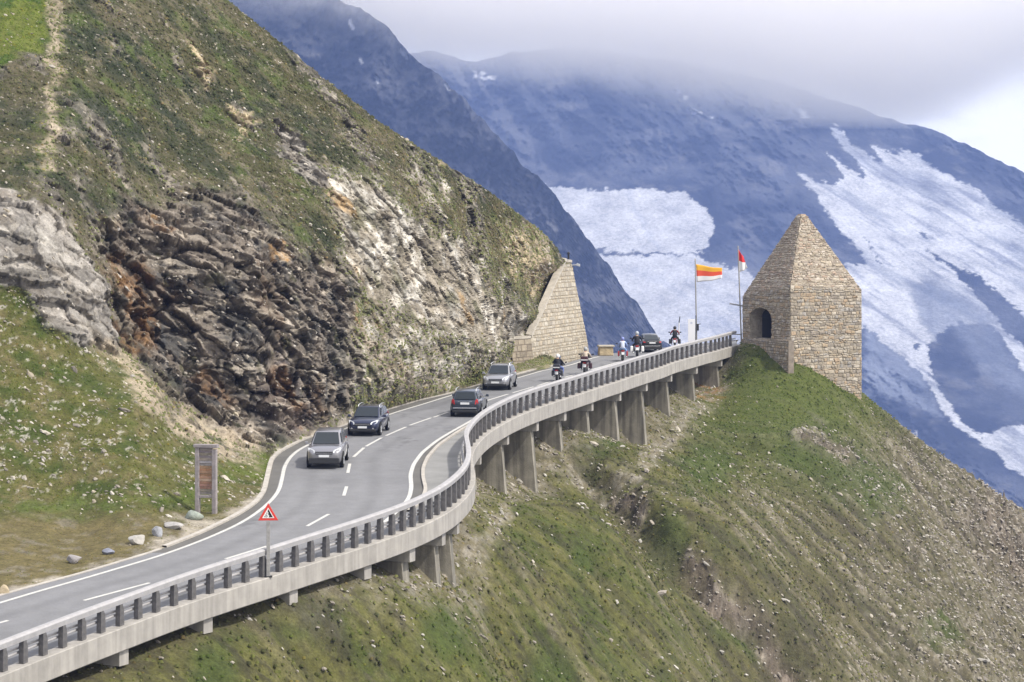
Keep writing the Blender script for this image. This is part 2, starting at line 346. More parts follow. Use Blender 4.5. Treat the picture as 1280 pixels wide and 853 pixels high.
#PART2
# ------------------------------------------------------------------ the mountain side above the road
def build_hill():
    sil = np.array([(-170,-262),(-150,-250),(0,-190),(100,-132),(200,-62),(285,2),(330,37),(380,78),(430,118),(470,150),(520,182),(560,207),(600,232),(640,262),(668,283),(685,297),(697,311),(702,322),(716,334)], float)
    base = lambda px: np.interp(px, kx, ky)
    ctrl = []; dep = []
    def c(px, py, d): ctrl.append((px, py)); dep.append(d)
    for x in np.arange(-150, 700, 24): c(x, base(x), float(Dp(base(x))))
    # the flat verge and the grass cone at the left
    for px, py, d in [(-150,690,112),(-150,650,117),(0,690,111),(100,664,117),(0,640,118),(180,640,119),(250,635,122.5),(100,615,121),(300,615,127),
        (-150,560,121),(0,560,123),(100,560,124.5),(200,570,126),(270,585,129),(0,480,128),(100,480,130),(190,500,132),(-150,450,128),(0,400,132),(90,430,133),
        (315,590,133),(290,560,138),(230,520,137.5),(160,440,138),
        # pale rock nose
        (-150,330,133),(0,340,134),(60,360,134.5),(120,400,136.5),(132,350,139),(-150,240,137),(0,250,137.5),(60,275,138),(105,320,139),
        # slope above the nose
        (0,150,150),(100,150,152),(60,60,160),(0,0,164),(-150,150,148),(-150,0,162),(-150,-200,186),(100,-90,180),(200,0,178),(200,-60,187),
        # dark rock face
        (160,330,145),(170,400,142.5),(220,470,142),(260,520,141.5),(300,550,141.8),(350,545,146),(200,300,148.5),(250,380,146.5),(300,450,146),(280,300,151),(320,380,150.5),
        (340,320,155),(380,400,154),(400,480,152.5),(420,515,155),(360,510,149.5),(200,240,154.5),(280,240,159),(340,270,161),
        # upper slope
        (200,120,167),(300,150,173),(285,30,184),(300,80,179.5),(400,200,174.5),(400,110,187),(430,300,168),(440,400,162),(470,470,163),(500,480,167),
        (500,250,181),(500,350,175),(500,182,191),(560,440,179),(560,330,187),(560,250,194),(560,215,199),(620,440,192),(620,380,196),(620,300,203),(620,252,208),
        (660,400,206),(690,330,214),(690,310,216),(655,440,208.3),(640,452,205.6),(646,416,206.4),(655,419,207.0),(662,406,209.2),(680,370,216.3),(700,345,219.2),(716,340,220.5),(716,450,224),(690,440,214),(690,380,216.5)]: c(px, py, d)
    ev = tps(ctrl, np.log(dep))
    cols = np.arange(-170, 717, 1.3); NR = 540
    yt = np.interp(cols, sil[:, 0], sil[:, 1]); yb = base(cols) + 16
    v = np.linspace(0, 1, NR)[:, None]; PX = np.repeat(cols[None], NR, 0); PY = yt[None] + (yb - yt)[None] * v
    q = np.stack([PX.ravel(), PY.ravel()], 1)
    d = np.exp(ev(q)).reshape(PX.shape)
    yk = base(PX); w = sst(0, 30, yk - PY)
    dr = -(Z(Dp(yk)) - 0.12) * F / (PY - YH + 1e-6)
    under = PY > yk
    dr = np.where(under, -(Z(d) - 0.14 - 0.02 * (PY - yk)) * F / np.maximum(PY - YH, 1), float(0) + -(Z(Dp(yk)) + 0.02) * F / np.maximum(PY - YH, 1))
    isb = (PY > yk - 30) & (PX < 660)
    dk = Dp(yk)
    near_d = np.where(under, -(Z(dk) - 0.1 - 0.015 * (PY - yk)) * F / np.maximum(PY - YH, 1), d)
    d = np.where(isb, np.where(under, near_d, dk + (d - dk) * 1.0), d)
    V = np.stack([(PX - CX) / F * d, d, -(PY - YH) / F * d], -1)
    V0 = V.reshape(-1, 3).copy()
    # ---- rock and ground classes, as areas measured on the slope
    qn = q + np.stack([fbm(V0, 5.0, 4, .6, off=3.1), fbm(V0, 5.0, 4, .6, off=9.7)], 1) * 36 + np.stack([fbm(V0, 1.1, 3, .6, off=1.1), fbm(V0, 1.1, 3, .6, off=5.7)], 1) * 9
    def m(poly, soft=10): return sst(-soft, soft, sdf(poly, qn))
    def ml(pl, wd, soft=6): return 1 - sst(wd - soft * .5, wd + soft, linedist(pl, qn))
    m_nose = m([(-200,232),(0,240),(45,258),(78,285),(112,312),(136,350),(142,405),(136,440),(112,430),(80,408),(45,390),(20,362),(-200,350)], 4)
    m_dark = m([(120,285),(150,245),(230,235),(330,262),(372,315),(400,320),(450,345),(440,420),(452,470),(432,515),(385,545),(300,566),(245,525),(205,480),(160,445),(140,400),(140,340)], 22)
    m_pale = np.maximum(1.1 * m([(405,215),(470,225),(520,270),(575,300),(625,345),(665,400),(668,440),(600,430),(530,410),(470,380),(425,330)], 14), m([(455,380),(600,420),(650,450),(560,485),(500,500),(440,500),(430,440)], 14) * .8)
    m_pale = np.maximum(m_pale, .8 * m([(520,200),(560,240),(545,265),(510,235)], 8))
    m_cream = np.maximum.reduce([m([(618,280),(660,300),(700,335),(712,360),(660,365),(640,330)], 8), m([(238,62),(252,70),(268,115),(255,122),(243,100)], 4), m([(290,135),(325,140),(328,155),(300,160)], 4), m([(530,170),(560,205),(550,215)], 4) * .7])
    m_block = np.maximum(m([(345,155),(372,165),(388,195),(415,230),(395,240),(352,190)], 4), m([(640,195),(660,210),(650,225)], 3) * .0)
    m_scree = np.maximum(ml([(132,430),(170,480),(215,515),(265,545),(310,565)], 9, 8), ml([(60,-20),(76,30),(66,85),(62,120),(66,150),(52,185),(58,205)], 5, 7) * .85)
    m_green = np.maximum(m([(-200,-300),(58,-80),(64,40),(58,70),(40,72),(-200,110)], 9), .0)
    m_grass = m([(-200,362),(20,368),(70,410),(125,440),(165,470),(205,520),(255,555),(315,566),(338,575),(345,590),(332,650),(200,700),(-200,830)], 8)
    m_verge = sst(628, 668, qn[:, 1] + .03 * qn[:, 0]) * (qn[:, 0] < 345) * (1 - sst(300, 340, qn[:, 0]) * .3)
    m_rust = np.maximum.reduce([m([(140,320),(185,330),(200,380),(185,440),(150,440),(142,400)], 10), ml([(345,470),(372,500),(380,520)], 7, 6) * .9, ml([(178,270),(212,290)], 8), ml([(255,470),(285,500)], 9, 8) * .8])
    m_yel = np.maximum.reduce([ml([(445,395),(468,430),(490,460),(512,482)], 7, 8) * .9, ml([(350,300),(353,320)], 4, 4), ml([(205,260),(210,262)], 3, 4)])
    m_purp = m([(330,440),(370,470),(400,520),(360,540),(320,500)], 14)
    n1 = fbm(V0, 7, 5, .6); n2 = fbm(V0, 1.6, 4, .65, off=5); n3 = fbm(V0, .45, 3, .7, off=11); n4 = fbm(V0, 2.8, 4, .6, off=23)
    m_blotch = sst(.12, .32, n4) * (1 - m_grass)
    dg_ = P(440, 310, 168) - P(300, 100, 177); dg_ /= np.linalg.norm(dg_); al = V0 @ dg_; Vd = V0 - al[:, None] * dg_ * .72       # bands run down the slope
    bandn = fbm(Vd, 3.2, 5, .62, off=31); m_outc = sst(.14, .30, bandn + .25 * n1 + .10 * sst(240, 520, q[:, 0])) * (1 - m_grass) * (1 - m_green)     # scattered outcrops on the heath
    rock = np.maximum.reduce([m_nose, m_dark, m_pale * .8, m_cream * .7, m_block, m_outc * .6])
    # ---- albedo
    heath = mixc(np.tile(C(.080, .074, .040), (len(q), 1)), C(.040, .046, .028), sst(-.15, .25, n1))
    heath = mixc(heath, C(.085, .105, .035), sst(.05, .3, n4) * .8)
    heath = mixc(heath, C(.17, .145, .10), sst(.1, .35, n2) * .75); heath = mixc(heath, C(.15, .125, .085), sst(.0, .3, fbm(V0, 12, 4, .6, off=88)) * .6)
    heath = mixc(heath, C(.42, .38, .31), sst(.30, .45, n3) * .55)
    heath = mixc(heath, C(.13, .10, .065), sst(240, 620, qn[:, 0]) * sst(-.3, .2, n2) * .55)
    col = heath
    col = mixc(col, C(.15, .135, .115) , m_outc * .75)
    col = mixc(col, C(.33, .295, .24), m_outc * sst(-.05, .25, n2) * .85); col = mixc(col, C(.036, .042, .024), sst(.1, .3, fbm(Vd, 2.6, 4, .6, off=37)) * (1 - m_outc) * .75)
    col = mixc(col, C(.12, .14, .028), m_green * .9); col = mixc(col, C(.055, .085, .02), m_green * sst(0, .3, n2))
    g = mixc(np.tile(C(.105, .105, .032), (len(q), 1)), C(.062, .08, .02), sst(-.1, .25, n4)); g = mixc(g, C(.155, .13, .062), sst(-.05, .3, n2) * .8)
    g = mixc(g, C(.45, .42, .36), sst(.27, .42, n3 + .12 * n1 + .06) * sst(690, 560, q[:, 1]) * .75)
    g = mixc(g, C(.17, .135, .065), m_verge * .75); g = mixc(g, C(.21, .19, .15), m_verge * sst(.05, .3, n2) * .7)
    g = mixc(g, C(.07, .12, .015), ml([(40,632),(120,640),(200,622),(260,618)], 8, 14) * .6 * (sst(-.2, .2, n2)))
    g = mixc(g, C(.10, .135, .02), m([(262,560),(345,575),(335,610),(290,590)], 6) * .7)
    col = mixc(col, g, m_grass)
    strat = fbm(np.stack([V0 @ C(.35, .1, .2), V0 @ C(.2, .3, -.1), V0 @ C(.5, -.3, 2.4)], 1), 2.2, 5, .65, off=41)
    dk = mixc(np.tile(C(.165, .14, .115), (len(q), 1)), C(.075, .07, .064), sst(-.05, .25, n4)); dk = mixc(dk, C(.05, .052, .053), sst(.05, .28, fbm(V0, 3.5, 4, .6, off=83)) * .6); dk = mixc(dk, C(.34, .295, .24), sst(.0, .26, strat) * .85); dk = dk * 1.12; dk = mixc(dk, C(.12, .075, .045), sst(.1, .35, n1 + .3 * n2) * .7)
    dk = mixc(dk, C(.075, .08, .035), sst(.2, .35, n2) * .6)
    col = mixc(col, dk, m_dark)
    col = mixc(col, mixc(np.tile(C(.13, .085, .085), (len(q), 1)), C(.20, .16, .15), sst(0, .3, n2)), m_purp * m_dark * .3)
    col = mixc(col, C(.20, .105, .042), m_rust * sst(-.3, .2, n2 + .5 * n4) * .75)
    col = mixc(col, C(.42, .24, .085), m_yel * sst(-.3, .25, n2) * .95)
    pl_ = mixc(np.tile(C(.27, .235, .185), (len(q), 1)), C(.55, .515, .455), sst(-.1, .25, n2 + .5 * n1)); pl_ = mixc(pl_, C(.13, .115, .085), sst(.02, .28, strat) * .8); pl_ = mixc(pl_, C(.10, .10, .05), sst(.08, .32, n4) * .6); pl_ = mixc(pl_, C(.42, .27, .12), sst(.22, .4, fbm(V0, 6, 4, .6, off=97)) * .6); pl_ = pl_ * 1.18
    col = mixc(col, pl_, np.clip(m_pale, 0, 1) * .92)
    col = mixc(col, mixc(np.tile(C(.50, .41, .27), (len(q), 1)), C(.26, .2, .13), sst(0, .3, n2)), m_cream * .85)
    ns = mixc(np.tile(C(.32, .295, .265), (len(q), 1)), C(.22, .195, .165), sst(-.05, .25, n2)); ns = mixc(ns, C(.37, .345, .31), sst(.05, .3, n4)); ns = mixc(ns, C(.14, .115, .08), sst(.1, .32, bandn) * .7); ns = mixc(ns, C(.12, .11, .095), sst(.2, .38, strat) * .8)
    col = mixc(col, ns, m_nose); col = mixc(col, ns * .95, m_block * .9)
    col = mixc(col, C(.46, .38, .28), m_scree * sst(-.45, .05, n2) * .8)
    gravel = (1 - sst(5, 15, base(q[:, 0]) - qn[:, 1] + 2)) * (q[:, 0] < 470)
    gravel = np.maximum(gravel, m([(200,650),(270,645),(300,640),(310,650),(250,680)], 5) * .9)
    col = mixc(col, C(.44, .395, .33), gravel * sst(-.5, .0, n2) * .85)
    strip = (1 - sst(5, 13, base(q[:, 0]) - qn[:, 1])) * (q[:, 0] >= 440)
    col = mixc(col, C(.24, .21, .13), strip * .8); col = mixc(col, C(.10, .12, .03), strip * sst(0, .2, n2) * .7)
    col = col * (.88 - .06 * m_grass)[:, None]
    # ---- relief
    g1 = np.gradient(V, axis=1); g0 = np.gradient(V, axis=0); nn = np.cross(g1.reshape(-1, 3), g0.reshape(-1, 3)); nn /= np.linalg.norm(nn, axis=1)[:, None] + 1e-9
    nn *= np.sign((nn * -V0).sum(1))[:, None]
    nn = smooth(smooth(nn.reshape(*PX.shape, 3).transpose(1, 0, 2).reshape(PX.shape[1], -1), 4).reshape(PX.shape[1], NR, 3).transpose(1, 0, 2).reshape(NR, -1), 4).reshape(-1, 3)
    nn /= np.linalg.norm(nn, axis=1)[:, None]
    wob = fbm(V0, 3.0, 3, .5, off=61)
    lay = V0 @ C(.25, -.2, 1.0) + 1.2 * wob; saw = lambda t: t - np.floor(t)
    led = (saw(lay / 1.1) ** 1.5) * .55 + (saw(lay / .42 + .3 * n2) ** 1.3) * .28       # bedded ledges
    cr_ = V0 @ C(1.0, .5, .15) + 1.5 * fbm(V0, 4, 3, .5, off=71); blk = np.abs(saw(cr_ / 2.3) - .5) * .5 + np.abs(saw(cr_ / .9 + n2) - .5) * .25
    rid = fbm(V0, 5.5, 6, .58, True, off=3); rid2 = fbm(V0, 1.4, 5, .6, True, off=13)
    sp = np.stack([V0 @ C(.58, .15, -.2), V0 @ C(-.2, .9, .1), V0 @ C(.46, .1, 1.35)], 1) + np.stack([wob, fbm(V0, 2.5, 3, off=66), n2], 1) * .45
    f1, c1, t1 = facets(sp, 3.6, 5, .5); f2, c2, t2 = facets(sp, 1.25, 6, .75); f3, c3, t3 = facets(sp, .5, 7, .8)
    crack = 1 - sst(0, .10, c2)
    amp_rock = fbm(V0, 6.5, 4, .5, True, off=3) * .7 + f1 * .75 + f2 * .5 + f3 * .24 + led * .2 - crack * .20 - (1 - sst(0, .06, c1)) * .45
    f_nose = fbm(V0, 5, 3, .5, off=5) * .6 + f2 * .26 + f3 * .12 + f1 * .40 - crack * .12
    rt = (.55 + .8 * t2 + .35 * (t3 - .5)); col = col * (1 + (rt - 1) * np.clip(rock, 0, 1) * .8)[:, None]
    amp_rock = amp_rock * (1 - m_nose) + f_nose * m_nose; amp_rock = amp_rock * (1 - .45 * np.clip(m_pale - m_dark, 0, 1))
    amp_soft = .42 * fbm(V0, 5, 5, .55, off=7) + .14 * n2 + .06 * n3
    amp_heath = .8 * fbm(V0 * C(1, 1, .6), 4.5, 6, .6, off=8) + .28 * rid2 + .15 * n2 + .09 * n3
    soft = np.clip(np.maximum(m_grass, m_green), 0, 1)
    am = amp_heath * (1 - soft) + amp_soft * soft * .55
    am = am * (1 - rock) + (amp_rock - .9 * (1 - m_nose)) * rock
    fade = sst(0, 26, base(q[:, 0]) - q[:, 1]) * np.where(q[:, 0] > 640, sst(700, 630, q[:, 0]) * .85 + .05, 1.0)
    am = am * fade + .03 * n3 * (1 - fade) * (q[:, 1] < base(q[:, 0]) - 3)
    edge = sst(0, .03, v * np.ones_like(PX)).ravel()
    vd = -V0 / np.linalg.norm(V0, axis=1)[:, None]; dirn = nn * .3 + vd * .7; dirn /= np.linalg.norm(dirn, axis=1)[:, None]
    V1 = V0 + dirn * (am * 1.12 * (.55 + .45 * edge))[:, None]
    # pockets in the rock
    # ---- back side, so that the crest has thickness
    top = V1.reshape(NR, -1, 3)[0]; back = []
    for k, (dy, dz) in enumerate([(60, -45), (30, -16), (14, -5), (6, -1.2), (2.2, -.1)]):
        b = top.copy(); b[:, 1] += dy; b[:, 0] -= dy * .12; b[:, 2] += dz + .3 * fbm(b, 3, 3, off=k); back.append(b)
    VV = np.concatenate([np.concatenate(back), V1]); ct = col.reshape(NR, -1, 3)[0]
    CC = np.concatenate([np.tile(ct, (5, 1)), col]); nr = NR + 5; nc = len(cols)
    me = npmesh('mountainside', VV, gridfaces(nr, nc)[:, ::-1], np.clip(CC, .01, .8))
    o = tag(link('hillside', me, attr_mat('hill_ground', .92, .34, 1.6, 7.0, .10, 4.0)), kind='structure')
    return ev, PX, PY, V1.reshape(NR, nc, 3), nn.reshape(NR, nc, 3), m_grass.reshape(NR, nc), rock.reshape(NR, nc), np.maximum(m_green, 0).reshape(NR, nc), gravel.reshape(NR, nc), col.reshape(NR, nc, 3)
HILL = build_hill()
def hill_at(px, py):
    PX, PY, V = HILL[1], HILL[2], HILL[3]
    c = int(np.argmin(np.abs(PX[0] - px))); r = int(np.argmin(np.abs(PY[:, c] - py))); return V[r, c].copy()

# ------------------------------------------------------------------ the slope below the viaduct
FEET = [((150,835),(151,785)),((256,792),(256,747)),((363,752),(363,713)),((460,727),(460,682)),((519,738),(519,660)),((560.6,738),(560.6,638)),((578.6,727),(578,620)),((607,626),(607,541.5)),((639,622),(639,523)),((676,612),(676,508.5)),((711,545),(711,497)),((744.5,546),(744.5,486)),((781,574),(779,475)),((815,564),(812,464)),((842.5,518),(840,454)),((873,502),(872,445.4)),((905,474),(905,437))]
def build_slope():
    pts = []
    for (fx, fy), (ex, ey) in FEET:
        s = s_of_px(ex, ey); e = at_s(s); n = at_s(s, N3); d = e[1]
        z = -(fy - YH) / F * d; o = e + n * 0.2; pts.append((o[0], o[1], z))
        h = max(.75, (Z(d) - z)); i = e - n * 4.5; pts.append((i[0], i[1], Z(d) - .9 - .16 * max(0, h - 1.0)))
    for px, py, d in [(930,442,231),(960,448,229.5),(988,453,228.5),(1040,480,230.5),(1083,507,233),(1130,540,238),(1160,562,241),(1200,592,244),(1240,623,247),(1280,655,250),(1360,715,255),(1440,775,260),
        (1280,760,224),(1280,853,200),(1100,700,196),(900,650,166),(760,640,151),(1000,560,207),(640,853,123),(900,853,152),(400,853,106.5),(200,853,98),(1100,853,176),(700,740,136),
        (640,1000,110),(1000,1000,142),(1400,1000,182),(300,950,96),(60,900,92),(-100,930,89),(1450,880,225),(850,560,190),(950,500,221),
        (650,690,133),(610,660,133)]:
        pts.append(tuple(P(px, py, d)))
    for x, y, z in [(26,255,-19),(34,258,-25),(45,268,-36),(60,280,-50),(75,300,-66),(20,262,-19),(10,300,-30),(-10,300,-28),(85,270,-60),(30,300,-42)]: pts.append((x, y, z))
    pts = np.array(pts); ev = tps(pts[:, :2], pts[:, 2])
    cols = np.arange(-130, 1440, 2.5); rows = np.concatenate([np.linspace(84, 130, 190), np.linspace(130.3, 255, 390)[0:], np.linspace(257, 300, 12)])
    PXg, Dg = np.meshgrid(cols, rows); X = (PXg - CX) / F * Dg
    H = ev(np.stack([X.ravel(), Dg.ravel()], 1)).reshape(X.shape)
    V0 = np.stack([X, Dg, H], -1).reshape(-1, 3)
    e = np.interp(Dg, E3[:, 1], E3[:, 0]); ins = (e - X).ravel()
    # fall-line frame: streaks run down the slope, to the right and slightly towards the camera
    fx, fy = .92, -.39
    A = np.stack([(V0[:, 0] * fx + V0[:, 1] * fy) * .16, -V0[:, 0] * fy + V0[:, 1] * fx, V0[:, 2] * .1], 1)
    st = fbm(A, 1.5, 5, .6, off=2); st2 = fbm(A * C(1.6, 1, 1), .5, 4, .6, off=12); big = fbm(V0, 11, 4, .5, off=4)
    n2 = fbm(V0, 1.5, 5, .62, off=5); n3 = fbm(V0, .4, 3, .7, off=6); n4 = fbm(V0, 4, 4, .6, off=33)
    q = np.stack([CX + F * V0[:, 0] / V0[:, 1], YH - F * V0[:, 2] / V0[:, 1]], 1)
    qn = q + np.stack([n4, fbm(V0, 4, 4, .6, off=9)], 1) * 24 + np.stack([n2, fbm(V0, 1.5, 4, off=19)], 1) * 12
    gl = linedist([(700,545),(760,600),(820,660),(880,720),(950,780),(1000,860),(1040,930)], q); side = np.sign((q[:, 1] - 545) * .7 - (q[:, 0] - 700) * .72)
    gl2 = linedist([(890,520),(1000,600),(1120,700),(1240,800)], q)
    dz = .75 * big + .52 * st + .22 * st2 + .17 * n2 + .06 * n3
    dz += -1.9 * np.exp(-(gl / 24) ** 2) + .85 * np.exp(-(linedist([(725,540),(790,600),(850,655),(915,720),(985,780),(1035,860)], q) / 13) ** 2) * .6 * (.6 + .8 * np.clip(n2 + .4, 0, 1))
    dz += -.5 * np.exp(-(gl2 / 22) ** 2)
    rocky = sst(1010, 1200, q[:, 0] + .35 * (620 - q[:, 1]) * 0 + 90 * n4) * sst(505, 600, q[:, 1])
    rid = fbm(V0, 1.3, 5, .6, True, off=14)
    out = np.maximum.reduce([np.exp(-(linedist([(1005,545),(1060,575)], qn) / 13) ** 2), np.exp(-(linedist([(862,690),(905,735),(935,760),(968,800),(1000,860)], qn) / 13) ** 2), np.exp(-(linedist([(770,605),(800,625)], qn) / 9) ** 2), np.exp(-(linedist([(860,690),(905,735)], qn) / 10) ** 2), .8 * np.exp(-(linedist([(1240,650),(1290,720)], qn) / 40) ** 2)])
    fa, ca_, ta = facets(V0, 1.3, 9, .5); fb, cb_, tb_ = facets(V0, .5, 10, .5)
    dz += rocky * (.22 * rid + .22 * fb) + sst(760, 1080, q[:, 0]) * sst(.0, .25, st) * .16 * fb + out * (.55 * fa + .3 * fb)
    dz *= .15 + .85 * sst(25, 130, np.hypot(q[:, 0] - 955, (q[:, 1] - 445) * 1.2))
    fadeT = sst(0, 2.5, -ins); dz = np.where(ins > 0, dz * .25, dz * (.3 + .7 * fadeT))
    # keep the ground clear of the tower's door side and the road
    Vz = V0[:, 2] + dz
    lim = Z(V0[:, 1]) - np.where(ins > -.6, .75, -50)
    Vz = np.minimum(Vz, lim); deep = np.where(ins > 4.0, Z(V0[:, 1]) - 1.1, 1e9); Vz = np.where(ins > 4.0, np.minimum(Vz, deep), Vz)
    V1 = V0.copy(); V1[:, 2] = Vz
    c = mixc(np.tile(C(.120, .117, .040), (len(q), 1)), C(.072, .086, .025), sst(-.1, .25, n4)); c = mixc(c, C(.155, .14, .072), sst(-.02, .25, st) * .8); c = mixc(c, C(.052, .048, .03), sst(.02, .26, st2) * .75); c = mixc(c, C(.05, .046, .032), sst(.05, .3, -st) * .6)
    c = mixc(c, C(.10, .115, .028), sst(-.1, .3, big) * .4)
    rt_ = sst(760, 1080, q[:, 0] + 60 * n4) * sst(470, 560, q[:, 1] + 20 * n4); c = mixc(c, C(.108, .092, .062), rt_ * .55); c = mixc(c, C(.062, .054, .040), rt_ * sst(.0, .25, -st - .4 * st2) * .8)
    band = sst(.06, .26, st + .45 * st2) * sst(-.1, .2, n4 + .3 * rt_); c = mixc(c, mixc(np.tile(C(.20, .175, .125), (len(q), 1)), C(.34, .305, .25), sst(0, .3, n3)), band * (.25 + .55 * rt_))
    gs = sst(190, 40, np.hypot(qn[:, 0] - 985, (qn[:, 1] - 500) * 1.3)); c = mixc(c, C(.085, .108, .025), gs * .75)
    for gx, gy, gr in [(830,665,32),(930,775,38),(260,840,40),(1010,560,40),(1060,590,40),(725,700,24),(690,840,40),(1100,620,36),(770,540,20),(560,800,40),(885,585,40),(1180,790,30)]:
        c = mixc(c, C(.064, .088, .023), sst(gr * 1.25, gr * .35, np.hypot(qn[:, 0] - gx, (qn[:, 1] - gy))) * .8)
    c = mixc(c, C(.075, .066, .042), np.exp(-(gl / 20) ** 2) * .6)
    c = mixc(c, mixc(np.tile(C(.15, .13, .09), (len(q), 1)), C(.29, .265, .22), sst(0, .25, n3)), rocky * .8 * sst(-.15, .2, n2 + .4 * st2) * .8)
    c = mixc(c, mixc(np.tile(C(.15, .12, .10), (len(q), 1)), C(.30, .26, .22), sst(0, .3, n2)) * (.5 + .9 * ta)[:, None], np.clip(out * (1 + n2), 0, 1) * .85)
    bare = sst(-2.0 , .2, ins + 1.8 * n2 + 1.2 * n4) * sst(330, 480, q[:, 0]) * .65
    far_b = linedist([(560,700),(600,690),(620,650),(690,560),(740,590),(790,590),(860,520),(900,480)], qn)
    bare = np.maximum(bare, sst(20, 5, far_b)); bare *= sst(-.35, .15, n2)
    under = sst(-1.2, 1.0, ins + .8 * n2); c = mixc(c, C(.125, .108, .065), under * .8)
    c = mixc(c, mixc(np.tile(C(.22, .19, .13), (len(q), 1)), C(.33, .30, .26), sst(-.1, .2, n3)), bare * .85)
    c = mixc(c, C(.34, .17, .06), np.exp(-(linedist([(875,480),(895,487)], qn) / 8) ** 2) * .7)
    c = c * C(.80, .80, .78)
    keep = (((e - X)[:-1, :-1] < 9))
    me = npmesh('slope', V1, gridfaces(len(rows), len(cols), keep), np.clip(c, .01, .8))
    tag(link('slope', me, attr_mat('slope_ground', .93, .34, 1.8, 8.0, .09, 5.0)), kind='structure')
    return V1, q, ins, rocky, bare, np.clip(out, 0, 1), gs, c, ev, st, st2
SLOPE = build_slope()

# ------------------------------------------------------------------ the far range, its snow and its glaciers
def far_sheet(name, cols, sil, dsil, ybot, dbot, amp, sc, seed, colour, NR, curve=1.0, m_=None, side=0):
    yt = np.interp(cols, *np.array(sil, float).T); v = np.linspace(0, 1, NR)[:, None]
    PX = np.repeat(cols[None], NR, 0); PY = yt[None] + (ybot - yt[None]) * v
    dt = np.interp(cols, *np.array(dsil, float).T)[None]; db = np.interp(cols, *np.array(dbot, float).T)[None]
    tt = ((PY - yt[None]) / 520.0).clip(0, 1.4); d = dt + (db - dt) * (tt ** curve)
    V0 = np.stack([(PX - CX) / F * d, d, -(PY - YH) / F * d], -1).reshape(-1, 3)
    r = fbm(V0 * C(1, .6, 1), sc, 7, .55, True, off=seed); r2 = fbm(V0 * C(1.4, .7, .6), sc * .3, 6, .6, True, off=seed + 5)
    # gullies run down the face
    gu = fbm(np.stack([V0[:, 0] * 1.0 + .75 * V0[:, 2] * side, V0[:, 1] * .4, V0[:, 2] * .18], 1), sc * .22, 5, .6, True, off=seed + 9)
    fade = sst(0, .05, v * np.ones_like(PX)).ravel()
    q = np.stack([PX.ravel(), PY.ravel()], 1)
    col, flat = colour(q, V0)
    h = amp * ((r - r.mean()) * .9 + .62 * (r2 - r2.mean()) + .62 * (gu - gu.mean())) * (1 - flat)
    V1 = V0 * (1 - h / V0[:, 1])[:, None]; V1[:, 2] += (1 - fade) * (h * .10 + 5 * fbm(V0, 45, 5, .6, True, off=seed + 2))
    top = V1.reshape(NR, -1, 3)[0]; back = []
    for dy, dz in [(520, -900), (360, -330), (180, -90), (60, -14)]:
        b = top.copy(); b[:, 1] += dy; b[:, 2] += dz; back.append(b)
    VV = np.concatenate([np.concatenate(back), V1]); CC = np.concatenate([np.tile(col.reshape(NR, -1, 3)[0], (4, 1)), col])
    me = npmesh(name, VV, gridfaces(NR + 4, len(cols))[:, ::-1], np.clip(CC, .01, .9))
    o = link(name, me, m_ or far_rock); o['kind'] = 'structure'; return o
far_rock = attr_mat('far_rock', .95, .28, .02, .22, 5.0, .03, .05)

def rockcol(V0, q, seed, a=(.062, .066, .078), b=(.012, .014, .022), k=(.12, .118, .118)):
    n1 = fbm(V0, 200, 7, .66, off=seed); n2 = fbm(V0 * C(1, 1, 1.6), 60, 5, .65, off=seed + 3)
    bands = fbm(np.stack([V0[:, 0] * .15, V0[:, 1] * .1, V0[:, 2] + .25 * V0[:, 0]], 1), 26, 5, .6, off=seed + 7)
    c = mixc(np.tile(C(*a), (len(q), 1)), C(*b), sst(-.15, .25, n1)); c = mixc(c, C(*k), sst(.0, .35, n2) * .7); return mixc(c, C(*b), sst(0, .3, bands) * .5), n1, n2
def col_ridge(q, V0):
    c, n1, n2 = rockcol(V0, q, 3, a=(.058, .060, .070)); q2 = q + np.stack([n2, n1], 1) * 6; sn = np.zeros(len(q))
    for a, b, w in [((438,28),(442,36),2),((502,65),(508,72),2),((494,42),(500,50),1.4),((450,75),(452,79),1.5),((470,98),(473,103),1.4),((549,95),(556,100),1.5),((556,112),(561,116),1.4),((666,212),(682,220),4)]:
        sn = np.maximum(sn, 1 - sst(w - 1, w + 1.2, linedist([a, b], q2)))
    return mixc(c, C(.55, .56, .6), sn), sn * .3
